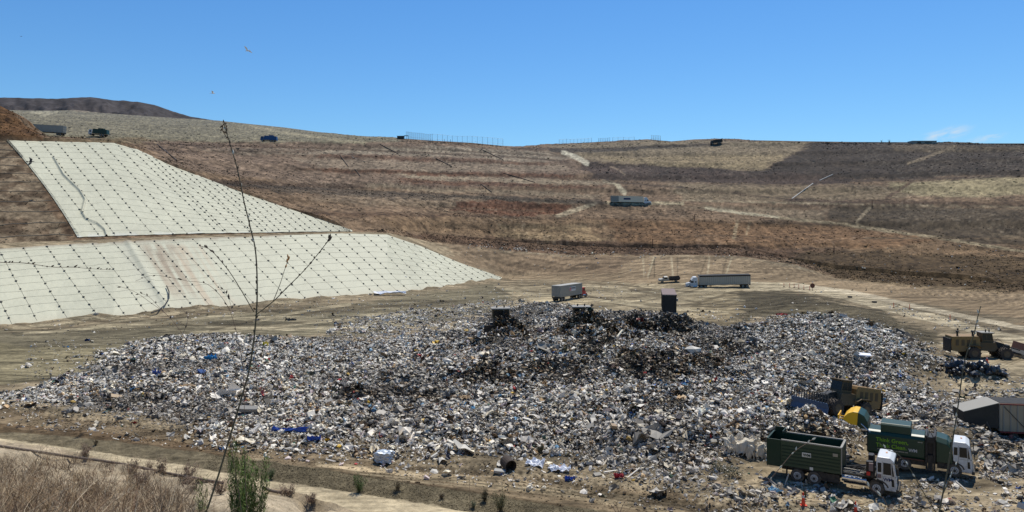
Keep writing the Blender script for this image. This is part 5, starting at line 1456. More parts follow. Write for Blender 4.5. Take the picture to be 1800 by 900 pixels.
litter_fence('long tall litter fence standing along the crest left of the saddle', [(714, 244.5), (760, 247.5), (830, 251.5), (884, 257.5)], 5.3)
litter_fence('litter fence on the grassy rise just right of the saddle', [(983, 253.5), (1040, 250.5)], 3.6)
litter_fence('short litter fence between two others on the rise right of the saddle', [(1052, 250), (1072, 249)], 3.2)
litter_fence('litter fence panels reaching the top of the rounded rise', [(1077, 249), (1115, 248)], 3.2)
litter_fence('short pale litter fence alone at the right end of the rounded rise', [(1145, 246.5), (1161, 248)], 4.0)


def site_box(label, px, py, L_, W_, H_, mat, name='site_cabin'):
    t = empty(name, at(px, py)); tag(t, label, 'cabin')
    m = MB(); m.box(0, L_, 0, W_, 0, H_); b = m.build('wall', M[mat], t); m = MB(); m.box(-.2, L_ + .2, -.2, W_ + .2, H_, H_ + .2); m.build('roof', M['alu_d'], t)
    m = MB(); m.box(L_ * .2, L_ * .35, -.03, -.004, .1, H_ * .8); m.build('door', M['black'], t); m = MB(); m.box(L_ * .5, L_ * .8, -.03, -.004, H_ * .4, H_ * .75); m.build('window', M['glass'], t)
    return t


site_box('small dark cabin on the crest at the left end of the litter fence', 698, 245, 4.6, 3, 2.3, 'black')
t = empty('canopy', at(710, 245)); tag(t, 'small flat canopy on thin legs beside the dark cabin on the crest', 'canopy')
m = MB(); m.box(0, 3, 0, 2.5, 2.6, 2.8); m.build('roof', M['black'], t)
for x, y in ((.1, .1), (2.9, .1), (.1, 2.4), (2.9, 2.4)):
    m = MB(); m.box(x - .06, x + .06, y - .06, y + .06, 0, 2.6); m.build('leg', M['black'], t)
site_box('long low pale building on the skyline near the wisp of cloud', 1604, 253, 16, 6, 1.9, 'alu_d', 'long_building')


def cone_mesh():
    t = empty('traffic_cone', (0, 0, 0))
    m = MB(); m.box(-.22, .22, -.22, .22, 0, .04); m.build('base', M['orange'], t)
    m = MB(); m.cyl((0, 0, .47), 'z', .15, .86, 12, .035); b = m.build('cone_body', M['orange'], t)
    m = MB(); m.cyl((0, 0, .62), 'z', .113, .14, 12, .092); m.build('reflective_band', M['white'], t)
    return t


cp = cone_mesh()
for k, (px, py, lb, sc) in enumerate([(1412, 888, 'orange traffic cone with white band in front of the nearer green truck', 1.0), (1504, 906, 'orange traffic cone cut off by the bottom edge of the picture', 1.0), (1735, 637, 'tiny orange cone on the dirt in front of the parked compactor', 1.05)]):
    t = cp if k == 0 else copy_tree(cp)
    if py > 900:
        t.location = ((px - CX) / F * 51.4, 51.4, gz((px - CX) / F * 51.4, 51.4))
    else: t.location = at(px, py)
    t.scale = (sc,) * 3; tag(t, lb, 'traffic cone', 'orange cones around the tipping face')
dm = None
for k, (px, py) in enumerate([(1378, 504), (1388, 505), (1396, 506), (1404, 507), (1413, 509), (1423, 510), (1571, 541), (1599, 544), (1670, 563)]):
    if dm is None:
        dm = empty('delineator', (0, 0, 0)); m = MB(); m.cyl((0, 0, .05), 'z', .24, .1, 10); m.build('base', M['rubber'], dm); m = MB(); m.cyl((0, 0, .60), 'z', .06, 1.0, 8); m.build('tube', M['orange'], dm); t = dm
    else: t = copy_tree(dm)
    t.location = at(px, py); tag(t, 'slim orange delineator post along the edge of the haul road', 'delineator', 'orange delineators lining the haul road'); t.scale = (1.15,) * 3
t = empty('road_sign', at(1428, 511)); tag(t, 'round dark red sign at the end of the row of delineators', 'road sign')
m = MB(); m.bar([(0, 0, 0), (0, 0, 2.0)], .06, 6); m.build('post', M['black'], t)
m = MB(); m.cyl((0, -.08, 1.5), 'y', .75, .05, 8); m.build('sign_face', M['rust'], t)
for k, (px, py) in enumerate([(1494, 523), (1537, 532)]):
    t = empty('tyre', at(px, py)); m = MB(); m.cyl((0, 0, .2), 'z', .6, .4, 14); m.build('tread', M['rubber'], t); m = MB(); m.cyl((0, 0, .41), 'z', .3, .03, 12); m.build('rim', M['black'], t)
    tag(t, ['old black tyre marking the road edge, nearer the round sign', 'old black tyre marking the road edge, farther from the round sign'][k], 'tyre')

# marker posts on the far slope
mpm = MB(); mpm.box(-.12, .12, -.12, .12, 0, 2.6)
fm = None
for k, (px, py) in enumerate([(1466, 444), (958, 404), (1221, 387), (1533, 362), (792, 252), (781, 250), (1147, 431)]):
    if fm is None: fm = mpm.build('marker_post', M['rust']); o = fm
    else: o = fm.copy(); COL.objects.link(o)
    o.location = at(px, py); tag(o, 'rusty marker post standing in the dry grass of the far slope', 'post', 'marker posts on the far slope')


# drains running down the terraces
def drain(label, a, b, w_, mat, name='drain_pipe'):
    n = 8; pts = []
    for k in range(n + 1):
        q = at(a[0] + (b[0] - a[0]) * k / n, a[1] + (b[1] - a[1]) * k / n)
        pts.append(q + Vector((0, 0, w_ * .7)))
    o = tube(name, pts, w_, mat, k=6); tag(o, label, 'drain pipe')


MW = simple('pipe_white', (.48, .45, .40), .6, dirt=.3)
for k, (a, b, lb) in enumerate([((668, 254), (700, 271), 'dark drain pipe on the hillside below the dark cabin'), ((846, 263), (884, 281), 'dark drain pipe on the hillside below the end of the long fence'), ((766, 279), (794, 293), 'dark drain pipe on the second terrace left of centre'),
                                ((885, 305), (940, 321), 'longest dark drain pipe on the middle of the hillside'), ((845, 324), (864, 338), 'short dark drain pipe just above the haul road'), ((598, 274), (612, 293), 'dark drain pipe above a paler one on the left hillside'),
                                ((276, 254), (310, 282), 'dark drain pipe beside the right edge of the upper liner'), ((624, 298), (633, 310), 'small dark drain pipe left of centre on the hillside')]):
    drain(lb, a, b, .24, simple('pipe_dark', (.045, .035, .03), .8, dirt=.4))
drain('pale curved drain pipe on the right-hand hillside', (1392, 350), (1429, 323), .24, MW)
drain('pale drain pipe continuing up towards the dark ridge', (1440, 318), (1464, 307), .22, MW)

# ---- larger items one can pick out of the garbage
def jit_mesh(name, mat, parent, bm_fn, amp_, loc, rot=(0, 0, 0), sc=(1, 1, 1), smooth=False):
    bm = bmesh.new(); bm_fn(bm)
    for v in bm.verts: v.co += Vector((random.gauss(0, amp_), random.gauss(0, amp_), random.gauss(0, amp_)))
    me = bpy.data.meshes.new(name); bm.to_mesh(me); bm.free(); me.materials.append(mat)
    o = bpy.data.objects.new(name, me); COL.objects.link(o); o.location = loc; o.rotation_euler = rot; o.scale = sc
    if parent: o.parent = parent
    return o


def grid_fn(n): return lambda bm: bmesh.ops.create_grid(bm, x_segments=n, y_segments=n, size=1)
def cube_fn(c):
    def f(bm): bmesh.ops.create_cube(bm, size=1); bmesh.ops.subdivide_edges(bm, edges=bm.edges, cuts=c, use_grid_fill=True)
    return f


def sheet_thing(name, label, cat, px, py, sx, sy, mat, rz=0, amp_=.10, tilt=.1, lift=.25):
    p = at(px, py); o = jit_mesh(name, mat, None, grid_fn(12), 0, p + Vector((0, 0, lift)), (tilt, 0, rz), (sx, sy, 1))
    for v in o.data.vertices:
        v.co.z += (float(vnoise(v.co.x * 3 + px, v.co.y * 3, 8)) - .5) * amp_ * 5 + random.gauss(0, amp_ * .4); v.co.x += random.gauss(0, .05); v.co.y += random.gauss(0, .07)
    tag(o, label, cat); return o


mk = lambda n, c, r=.6: simple(n, c, r, dirt=.25, dscale=1.5)
BL_ = mk('plastic_blue', (.03, .09, .36), .45); WH_ = mk('plastic_white', (.8, .81, .84), .45); CB = mk('cardboard', (.42, .30, .17), .8); GYS = mk('foam_grey', (.22, .21, .19), .8)
sheet_thing('plastic_sheet', 'long crumpled blue plastic strip near the front of the heap', 'plastic sheet', 508, 759, 1.7, .28, BL_, -.1, .09)
sheet_thing('plastic_sheet', 'smaller blue plastic piece below and right of the long blue strip', 'plastic sheet', 552, 775, .6, .2, BL_, -.2, .09)
sheet_thing('plastic_sheet', 'bright blue bag high in the left part of the heap', 'plastic sheet', 370, 633, .9, .5, mk('plastic_sky', (.04, .30, .55)), .1, .25)
sheet_thing('plastic_sheet', 'deep blue bag alone in the left part of the heap', 'plastic sheet', 275, 661, .45, .4, BL_, .1, .25)
sheet_thing('plastic_sheet', 'white film lying along the dirt berm at the foot of the liner', 'plastic sheet', 686, 519.5, 4.3, 1.0, WH_, .12, .12, lift=.9)
sheet_thing('plastic_sheet', 'torn white film at the front edge of the heap right of the drum', 'plastic sheet', 940, 818, .75, .5, WH_, -.3, .10)
sheet_thing('plastic_sheet', 'crumpled white film spilling onto the dirt beside the torn piece', 'plastic sheet', 984, 828, .85, .45, WH_, -.2, .09)
sheet_thing('plastic_sheet', 'flat blue scrap on bare dirt in front of the heap', 'plastic sheet', 1002, 843, .38, .2, BL_, -.2, .1, lift=.1)
sheet_thing('plastic_sheet', 'pale blue bag on the littered dirt beside the nearer green truck', 'plastic sheet', 1364, 864, .55, .3, mk('plastic_pale', (.25, .42, .52)), 0, .08, lift=.1)
sheet_thing('plastic_sheet', 'yellow bag in the upper left part of the heap', 'plastic sheet', 467, 608, .42, .3, mk('plastic_yellow', (.65, .55, .04)), 0, .2)
sheet_thing('cloth', 'red cloth on the front slope of the heap', 'cloth', 1088, 841, .38, .25, mk('cloth_red', (.30, .02, .03), .8), .1, .06)
sheet_thing('cloth', 'red cloth at the top edge of the right-hand heap', 'cloth', 1375, 554, 1.3, .5, mk('cloth_red_b', (.32, .03, .03), .8), .1, .08)
sheet_thing('cardboard_sheet', 'brown cardboard beside the two cream mattresses', 'cardboard', 1330, 786, 1.1, .8, CB, .4, .1, .35)
sheet_thing('cardboard_sheet', 'tan cardboard panel leaning on the refuse behind the lettered truck', 'cardboard', 1727, 826, .6, .5, CB, .4, .05, .7)
sheet_thing('cardboard_sheet', 'tan cardboard flap in the middle of the heap front', 'cardboard', 818, 702, .55, .35, CB, .4, .06, .3)
p = at(675, 812); o = jit_mesh('scrap_bale', simple('bale_foil', (.45, .50, .55), .4, .3, dirt=.4, dscale=5), None, cube_fn(5), .05, p + Vector((0, 0, .48)), (0, 0, -.2), (1.3, 1.0, .8)); tag(o, 'silvery baled cube of plastic on the dirt at the heap edge', 'bale')
p = at(437, 728); o = jit_mesh('foam_block', GYS, None, cube_fn(2), .03, p + Vector((0, 0, .55)), (.15, .05, .1), (1.7, .9, .35)); tag(o, 'flat dark grey foam slab standing out of the left heap', 'foam block')
p = at(1520, 628); o = jit_mesh('mattress', WH_, None, cube_fn(2), .03, p + Vector((0, 0, .35)), (.12, .05, -.2), (1.5, 1.1, .18)); tag(o, 'white slab lying on the right-hand heap', 'mattress')
t = empty('rolled_carpet', at(893, 824)); tag(t, 'open-ended brown drum lying at the front edge of the heap', 'drum')
m = MB(); n = 18; v = []; f = []
for k in range(n):
    a = 2 * math.pi * k / n
    for (x, r) in ((-.55, .50), (.55, .50), (.55, .44), (-.55, .44)): v.append((x, r * math.cos(a), .42 + r * math.sin(a)))
for k in range(n):
    a, b = k * 4, ((k + 1) % n) * 4; f += [(a, a + 1, b + 1, b), (a + 1, a + 2, b + 2, b + 1), (a + 2, a + 3, b + 3, b + 2), (a + 3, a, b, b + 3)]
m.add(v, f); m.build('shell', mk('drum_brown', (.05, .036, .028), .85), t); t.rotation_euler = (0, .1, -1.15)
m = MB(); m.cyl((-.3, 0, .42), 'x', .43, .05, 18); m.build('bottom', M['black'], t)
p = at(879, 831); o = jit_mesh('broken_slab', mk('concrete', (.36, .35, .32), .9), None, cube_fn(2), .03, p + Vector((0, 0, .12)), (.1, .05, -.2), (.9, .5, .2)); tag(o, 'broken grey slab on the dirt beside the brown drum', 'slab')
MM_ = mk('fabric_cream', (.66, .58, .44), .8)
for px, py, rz, rx, w2, lb in [(1300, 789, -.3, .25, 2.0, 'cream crumpled padding sheet hanging on the heap, left one'), (1328, 797, .2, .35, 1.6, 'cream crumpled padding with a frayed edge nearest the green bin')]:
    p = at(px, py); t = jit_mesh('padding_sheet', MM_, None, grid_fn(22), 0, p + Vector((0, 0, .75)), (rx, .15, rz), (w2 * .62, .85, 1))
    for v in t.data.vertices:
        x, y = v.co.x, v.co.y; v.co.z = (float(fbm(x * 2.2 + px, y * 2.2, 9, 4)) - .5) * 1.3 - .5 * max(0, -y) ** 2; v.co.x += (float(vnoise(y * 4, x * 3 + px, 5)) - .5) * .4; v.co.y += (float(vnoise(x * 5, y + px, 6)) - .5) * .5
    tag(t, lb, 'padding')
    for k in range(26):
        x = random.uniform(-1, 1); o = tube('strand', [Vector((x, -.95, -.3)), Vector((x + random.gauss(0, .1), -1.15, -.7)), Vector((x + random.gauss(0, .2), -1.25, -1.1))], .02, MM_, t)
# dark branches and bags thrown on the pushed piles
MD = simple('green_waste', (.05, .055, .03), .9, dirt=.5)
for k, (px, py, lb) in enumerate([(1262, 828, 'dark green shrub cutting at the front of the heap, left one'), (1287, 838, 'dark green shrub cutting nearest the rear of the green bin')]):
    p = at(px, py); m = MB()
    for j in range(420):
        a = Vector((random.gauss(0, .42), random.gauss(0, .35), abs(random.gauss(.35, .32)))); d = Vector((random.gauss(0, 1), random.gauss(0, 1), random.gauss(0, 1))).normalized() * .11; e = d.cross(Vector((0, 0, 1))).normalized() * .045
        m.add([a - e, a + e, a + d], [(0, 1, 2)])
    o = empty('shrub_cutting', p); m.build('foliage', MD, o); tag(o, lb, 'shrub cutting')
# black bag pile by the compactor
bagm = None
for k in range(46):
    px = random.choice([random.gauss(1690, 26), random.gauss(1738, 13)]); py = random.uniform(648, 662)
    p = at(px, py)
    if bagm is None:
        bm = bmesh.new(); bmesh.ops.create_icosphere(bm, subdivisions=2, radius=.42)
        for v in bm.verts: v.co *= random.uniform(.8, 1.15); v.co.z *= .75
        bagm = bpy.data.meshes.new('refuse_bag'); bm.to_mesh(bagm); bm.free(); bagm.materials.append(simple('bag_black', (.012, .012, .014), .35, dirt=.15, spec=.6))
    o = bpy.data.objects.new('refuse_bag', bagm); COL.objects.link(o); o.location = p + Vector((0, 0, random.uniform(.1, .8))); o.rotation_euler = (random.random() * 3, random.random() * 3, random.random() * 3)
    s = random.uniform(.8, 1.5); o.scale = (s, s * random.uniform(.7, 1.2), s); tag(o, 'black refuse bag in the dark pile below the parked compactor', 'refuse bag', 'black refuse bags by the parked compactor')


# ---- birds
def bird(name, label, cat, px, py, D, span, mat_b, mat_w, yaw, bank, flap, fold=0.0):
    t = empty(name, P(px, py, D)); tag(t, label, cat)
    L_ = span * .42
    bm = bmesh.new(); bmesh.ops.create_uvsphere(bm, u_segments=12, v_segments=8, radius=1)
    for v in bm.verts:
        x = v.co.x; taper = 1 - .55 * max(0, -x) if x < 0 else 1 - .25 * x
        v.co = Vector((x * L_ * .5, v.co.y * L_ * .14 * taper, v.co.z * L_ * .13 * taper))
    hx = L_ * .5
    for g_, (cx2, r) in enumerate([(hx * 1.02, L_ * .085)]):
        r_ = bmesh.ops.create_uvsphere(bm, u_segments=8, v_segments=6, radius=r); bmesh.ops.translate(bm, verts=r_['verts'], vec=(cx2, 0, L_ * .03))
    r_ = bmesh.ops.create_cone(bm, segments=6, radius1=L_ * .03, radius2=.001, depth=L_ * .16); bmesh.ops.rotate(bm, verts=r_['verts'], matrix=Matrix.Rotation(math.pi / 2, 3, 'Y')); bmesh.ops.translate(bm, verts=r_['verts'], vec=(hx * 1.02 + L_ * .14, 0, L_ * .02))
    me = bpy.data.meshes.new('body'); bm.to_mesh(me); bm.free(); me.materials.append(mat_b); b = bpy.data.objects.new('body', me); COL.objects.link(b); b.parent = t
    m = MB(); m.prismz([(-hx * .8, -L_ * .05), (-hx * .8, L_ * .05), (-hx * 1.55, L_ * .15), (-hx * 1.6, 0), (-hx * 1.55, -L_ * .15)], -.005, .005); m.build('tail', mat_b, t)
    for sd in (-1, 1):
        m = MB(); h = span / 2; ch = span * .15
        z1, z2 = h * .5 * math.sin(flap), h * .5 * math.sin(flap) + h * .5 * math.sin(flap - .5)
        v = [(ch * .5, 0, 0), (-ch * .6, 0, 0), (ch * .75, sd * h * .48, z1), (-ch * .55, sd * h * .45, z1), (-ch * .1 - fold, sd * h * .96, z2), (-ch * .55 - fold, sd * h * .88, z2)]
        v2 = [(a, b_, c - .008) for a, b_, c in v]
        m.add(v + v2, [(0, 2, 3, 1), (2, 4, 5, 3), (7, 9, 8, 6), (9, 11, 10, 8), (0, 6, 8, 2), (2, 8, 10, 4), (4, 10, 11, 5), (5, 11, 9, 3), (3, 9, 7, 1)]); m.build('wing', mat_w, t)
    t.rotation_euler = (bank, 0, yaw)
    return t


BK = mk('feather_black', (.012, .012, .013), .6); WG = mk('feather_white', (.8, .8, .8), .7)
bird('gull', 'white gull gliding highest in the sky', 'gull', 435, 89, 90, 1.35, WG, WG, 2.6, .5, .5)
bird('gull', 'white gull with raised wings just above the dark mountain', 'gull', 374, 164, 110, 1.3, WG, WG, .2, -.1, .6)
bird('bird', 'tiny dark bird high at the left of the sky', 'bird', 37, 64, 160, .8, BK, BK, .5, .3, .3)
bird('crow', 'black crow with swept wings over the top of the cream liner', 'crow', 54, 284, 60, .95, BK, BK, .4, .9, .25, .1)
bird('crow', 'black crow with drooping wings over the brown netted slope', 'crow', 54, 353, 50, .85, BK, BK, -1.3, .1, -.35)
bird('crow', 'black crow flying before the middle of the hillside', 'crow', 622, 278, 70, .8, BK, BK, 1.0, .4, .4)
# ================================================================ VEGETATION
# dry stubble and scrub on the far slopes
hr = np.where((np.array(seg_id) >= 9) & (np.array(seg_id) <= 13))[0]
n = 70000
ri = rng.choice(hr[:-1], n); ci = rng.integers(60, C_ - 62, n)
w_ok = np.ones(n, bool)
fa, fb = rng.random((2, n, 1))
pp = (G[ri, ci] * (1 - fa) + G[ri, ci + 1] * fa) * (1 - fb) + (G[ri + 1, ci] * (1 - fa) + G[ri + 1, ci + 1] * fa) * fb
bc = BASE[ri, ci]
qx = CX + F * pp[:, 0] / pp[:, 1]; qy = HY - F * (pp[:, 2] - CZ) / pp[:, 1]
inu = (inpoly(qx, qy, [(8, 244), (200, 248), (240, 260), (300, 288), (430, 338), (560, 383), (640, 404), (640, 414), (130, 432)]))
lum = bc.mean(1); keep = (~inu) & (pp[:, 1] < 900) & (rng.random(n) < np.clip(1.15 - lum * 3.6, .06, .85)) & (fbm(pp[:, 0] * .06, pp[:, 1] * .06, 71, 3) > .34)
pp, bc = pp[keep], bc[keep]; n = len(pp); print('tufts', n)
s = rng.lognormal(-1.3, .45, n) * np.interp(pp[:, 1], [200, 500], [.6, 1.2]); az = rng.uniform(0, np.pi, n)
V = np.zeros((n, 8, 3))
for j, a in enumerate((az, az + 1.5)):
    dx, dy = np.cos(a) * s * .8, np.sin(a) * s * .8
    for q, (sx_, z_) in enumerate(((-.6, -.1), (.6, -.1), (1, .9), (-1, 1.0))):
        V[:, j * 4 + q, 0] = pp[:, 0] + dx * sx_ * rng.uniform(.6, 1.2, n); V[:, j * 4 + q, 1] = pp[:, 1] + dy * sx_; V[:, j * 4 + q, 2] = pp[:, 2] + s * z_ * .55 * rng.uniform(.4, 1.2, n)
Fq = (np.array([[0, 1, 2, 3], [4, 5, 6, 7]])[None] + (np.arange(n) * 8)[:, None, None]).reshape(-1, 4)
cc = bc * rng.lognormal(.45, .30, (n, 1)) * np.array([1.0, .97, .92]); cc = np.repeat(np.clip(cc, .01, .5)[:, None], 8, 1).reshape(-1, 3)
o = np_mesh('dry_scrub', V.reshape(-1, 3), Fq, attr_mat('dry_scrub', .95, .05), colors=cc)
tag(o, 'dry brown weeds and scrub over the far terraced slopes', 'scrub', kind='stuff')


# ribbons: many thin tapering blades as one mesh
def blades(roots, dirs, lens, wid, cols, bend=.5, nseg=4):
    n = len(roots); V = np.zeros((n, nseg * 2 + 1, 3)); az = rng.uniform(0, 2 * np.pi, n)
    sd = np.stack([np.cos(az), np.sin(az), np.zeros(n)], -1); cur = dirs / np.linalg.norm(dirs, axis=1, keepdims=True); p = roots.copy()
    bd = rng.normal(0, bend, (n, 3)); bd[:, 2] = -np.abs(bd[:, 2]) * .6
    for k in range(nseg + 1):
        w = (wid * (1 - k / nseg * .9))[:, None]
        if k < nseg: V[:, k * 2] = p - sd * w; V[:, k * 2 + 1] = p + sd * w
        else: V[:, nseg * 2] = p
        cur = cur + bd / nseg; cur /= np.linalg.norm(cur, axis=1, keepdims=True); p = p + cur * (lens / nseg)[:, None]
    tri = []
    for k in range(nseg - 1):
        a = k * 2; tri += [(a, a + 1, a + 3), (a, a + 3, a + 2)]
    a = (nseg - 1) * 2; tri.append((a, a + 1, a + 2)); nv = nseg * 2 + 1
    Fc = (np.array(tri)[None] + (np.arange(n) * nv)[:, None, None]).reshape(-1, 3)
    return V.reshape(-1, 3), Fc, np.repeat(cols[:, None], nv, 1).reshape(-1, 3)


MWd = attr_mat('weed_stems', .8, .15)
# dense dry weeds on the bank, lower left
R0, D0, LN, WD, CL = [], [], [], [], []
tc_ = [(random.uniform(-80, 380), random.uniform(812, 1080)) for _ in range(900)]
dens_poly = [(-80, 808), (60, 815), (160, 812), (215, 820), (250, 850), (300, 868), (345, 900), (380, 1100), (-80, 1100)]
for (px, py) in tc_:
    ins = bool(inpoly(np.array([px]), np.array([py]), dens_poly)[0])
    if not ins and random.random() < .93: continue
    p = at(px, py)
    if p is None or p.y > 45: continue
    hgt = random.choice([.45, .6, .8, 1.0, 1.3, 1.7]) * random.uniform(.85, 1.15) * (1.0 if ins else .5); base = random.choice([(.30, .215, .13), (.38, .29, .18), (.10, .065, .04), (.15, .09, .055), (.26, .17, .09), (.50, .41, .28)])
    for k in range(26):
        a = random.uniform(0, 2 * math.pi); sp = random.uniform(.1, 1.0)
        R0.append((p.x + random.gauss(0, .12), p.y + random.gauss(0, .12), p.z - .03)); D0.append((math.cos(a) * sp, math.sin(a) * sp, 1)); LN.append(hgt * random.uniform(.5, 1.1)); WD.append(random.uniform(.005, .011)); c = random.uniform(.6, 1.25); CL.append(tuple(x * c for x in base))
V, Fc, C3 = blades(np.array(R0), np.array(D0), np.array(LN), np.array(WD), np.array(CL), 1.5, 6)
# twiggy side shoots
ii = rng.integers(0, len(R0), 36000); rr = np.array(R0)[ii] + np.array(D0)[ii] * (np.array(LN)[ii] * rng.uniform(.2, .7, len(ii)))[:, None] * .75
V2_, F2_, C4 = blades(rr, rng.normal(0, 1, (len(ii), 3)) + np.array([0, 0, .6]), rng.uniform(.08, .35, len(ii)), rng.uniform(.003, .007, len(ii)), np.array(CL)[ii] * rng.uniform(.6, 1.2, (len(ii), 1)), .6, 3)
o = np_mesh('dry_weeds', np.concatenate([V, V2_]), np.concatenate([Fc, F2_ + len(V)]), MWd, colors=np.concatenate([C3, C4]))
tag(o, 'thicket of tangled dry straw-coloured weeds on the near bank', 'weeds', kind='stuff')


# separate low shrubs
def shrub(name, label, cat, px, py, h, wdt, col, n=500, group=None, leafy=True, y=None):
    p = at(px, py) if y is None else Vector(((px - CX) / F * y, y, gz((px - CX) / F * y, y)))
    if p is None: return
    k = max(6, n // 45); t = empty(name, p); tag(t, label, cat, group)
    az = rng.uniform(0, 6.28, k); sp = rng.uniform(0.05, wdt / h, k)
    D_ = np.stack([np.cos(az) * sp, np.sin(az) * sp, np.ones(k)], -1); ln = h * rng.uniform(.6, 1.05, k)
    V, Fc, C3 = blades(np.zeros((k, 3)), D_, ln, np.full(k, .012 * h + .004), np.repeat(np.array([[.12, .09, .06]]), k, 0), .25, 4)
    o = np_mesh('stems', V, Fc, MWd, parent=t, colors=C3)
    ii = rng.integers(0, k, n); f_ = rng.uniform(.15, 1, n)
    Dn = D_ / np.linalg.norm(D_, axis=1, keepdims=True)
    rr = Dn[ii] * (ln[ii] * f_)[:, None] + rng.normal(0, .07 * wdt, (n, 3)); rr[:, 2] = np.abs(rr[:, 2])
    cl = np.array([col]) * rng.uniform(.5, 1.5, (n, 1))
    V, Fc, C3 = blades(rr, rng.normal(0, .7, (n, 3)) + np.array([0, 0, .7]), rng.uniform(.08, .22, n) * (h ** .5), rng.uniform(.008, .016, n) * (h ** .4) * 1.2, cl, .5, 3)
    np_mesh('foliage', V, Fc, MWd, parent=t, colors=C3)
    return t


# the tall willowy green bush
def big_bush(px_l, D, name, label, h, w_, nst, nlf, col):
    x = (px_l - CX) / F * D; p = Vector((x, D, gz(x, D))); t = empty(name, p); tag(t, label, 'bush')
    az = rng.uniform(0, 6.28, nst); sp = rng.uniform(.03, w_, nst); D_ = np.stack([np.cos(az) * sp, np.sin(az) * sp, np.ones(nst)], -1); ln = h * rng.uniform(.55, 1.05, nst)
    R = rng.normal(0, .09, (nst, 3)); R[:, 2] = 0
    V, Fc, C3 = blades(R, D_, ln, np.full(nst, .008), np.repeat(np.array([[.10, .11, .05]]), nst, 0), .12, 6); np_mesh('stems', V, Fc, MWd, parent=t, colors=C3)
    ii = rng.integers(0, nst, nlf); f_ = rng.uniform(.12, 1, nlf) ** .8; Dn = D_ / np.linalg.norm(D_, axis=1, keepdims=True)
    rr = R[ii] + Dn[ii] * (ln[ii] * f_)[:, None] + rng.normal(0, .022, (nlf, 3))
    cl = np.array([col]) * 1.15 * rng.uniform(.4, 1.9, (nlf, 1)) * np.array([1, 1, 1]) + rng.uniform(0, .02, (nlf, 1)) * np.array([1, .6, 0])
    V, Fc, C3 = blades(rr, rng.normal(0, .5, (nlf, 3)) + np.array([0, 0, .75]), rng.uniform(.08, .17, nlf), rng.uniform(.0055, .010, nlf), cl, .5, 3); np_mesh('foliage', V, Fc, MWd, parent=t, colors=C3)


def hgt_for(px, D, top):        # metres needed to reach picture row top
    x = (px - CX) / F * D; return CZ + D * (HY - top) / F - gz(x, D)


D_ = 13.5
big_bush(421, D_, 'willow_bush', 'tall narrow-leaved green bush right of the long bare stalk', hgt_for(421, D_, 783), .19, 30, 3400, (.085, .125, .035))
big_bush(452, D_ + .2, 'willow_bush', 'shorter green bush growing against the tall narrow-leaved one', hgt_for(452, D_, 815), .22, 20, 1900, (.075, .105, .035))
big_bush(356, D_ + 1, 'willow_bush', 'thin sparse green sprig left of the long bare stalk', hgt_for(356, D_ + 1, 838), .10, 7, 500, (.12, .14, .05))
for k, (px, py, h, w_, lb) in enumerate([(150, 803, .7, .8, 'reddish dry shrub on the bank lip left of the pipe'), (233, 838, .9, .9, 'reddish dry shrub behind the left stretch of the pipe'), (262, 826, 1.0, 1.0, 'widest reddish shrub along the pipe'), (285, 832, .8, .9, 'reddish shrub between the two widest ones on the pipe'), (330, 842, .9, .9, 'reddish shrub just left of the thin green sprig'),
                                     (335, 868, .8, .8, 'reddish shrub under the thin green sprig'), (245, 858, .9, .9, 'reddish shrub low on the sandy bank above the thicket'), (505, 872, .6, 1.0, 'low reddish shrub on the lip right of the green bush'), (388, 870, .8, .8, 'reddish shrub behind the long bare stalk'), (547, 884, .45, .6, 'small reddish tuft on the lip farther right')]):
    shrub('dry_shrub', lb, 'shrub', px, py, h * .9, w_ * 1.0, (.22, .155, .11), 620)
for k, (px, py, h, col, lb) in enumerate([(631, 866, 1.5, (.06, .10, .03), 'green weed clump on the grey bank above the sandy road'), (880, 898, 1.5, (.10, .10, .05), 'olive weed clump at the foot of the grey bank'), (852, 882, 1.0, (.08, .07, .04), 'dark weed tuft on the grey bank left of the olive clump'), (476, 842, .9, (.09, .12, .06), 'soft grey-green bush beyond the green bush'),
                                       (700, 862, .8, (.16, .13, .08), 'dry weed on the grey bank left of centre'), (832, 893, .5, (.12, .13, .08), 'pale weed left of the olive clump'), (776, 878, .5, (.15, .12, .08), 'small dry weed in the middle of the grey bank'), (168, 783, .5, (.13, .10, .06), 'small dry weed above the sandy road at the left')]):
    shrub('weed_clump', lb, 'weed', px, py, h, h * .8, col, 900)

# pipe along the lip of the bank
MPp = simple('pipe_weathered', (.16, .12, .09), .8, dirt=.4)
pts = [at(px, py) + Vector((0, 0, .10)) for px, py in [(-40, 782), (60, 797), (120, 806), (180, 814), (235, 823), (290, 835), (345, 845), (392, 853)]]
o = tube('pipe', pts, .065, MPp, k=8); tag(o, 'weathered brown pipe lying along the lip of the sandy bank', 'pipe')
pts = [at(px, py) + Vector((0, 0, .12)) for px, py in [(462, 862), (478, 868), (494, 871)]]
o = tube('pipe', pts, .065, MPp, k=8); tag(o, 'short end of brown pipe showing right of the green bush', 'pipe')


# ---- bare stalks close to the camera
MS = simple('stalk_bark', (.085, .075, .045), .8, dirt=.3, dscale=30)
MSr = simple('stalk_reddish', (.16, .10, .07), .8, dirt=.3, dscale=30)
MBd = simple('bud_pale', (.50, .48, .40), .8, dirt=.2, dscale=40)
MBk = simple('bud_brown', (.09, .065, .045), .8, dirt=.2, dscale=40)


def smooth_path(pts, n=6):
    pts = [Vector(p) for p in pts]; out = []
    for i in range(len(pts) - 1):
        p0 = pts[max(i - 1, 0)]; p1 = pts[i]; p2 = pts[i + 1]; p3 = pts[min(i + 2, len(pts) - 1)]
        for k in range(n):
            t = k / n; out.append(.5 * ((2 * p1) + (p2 - p0) * t + (2 * p0 - 5 * p1 + 4 * p2 - p3) * t * t + (3 * p1 - p0 - 3 * p2 + p3) * t ** 3))
    out.append(pts[-1]); return out


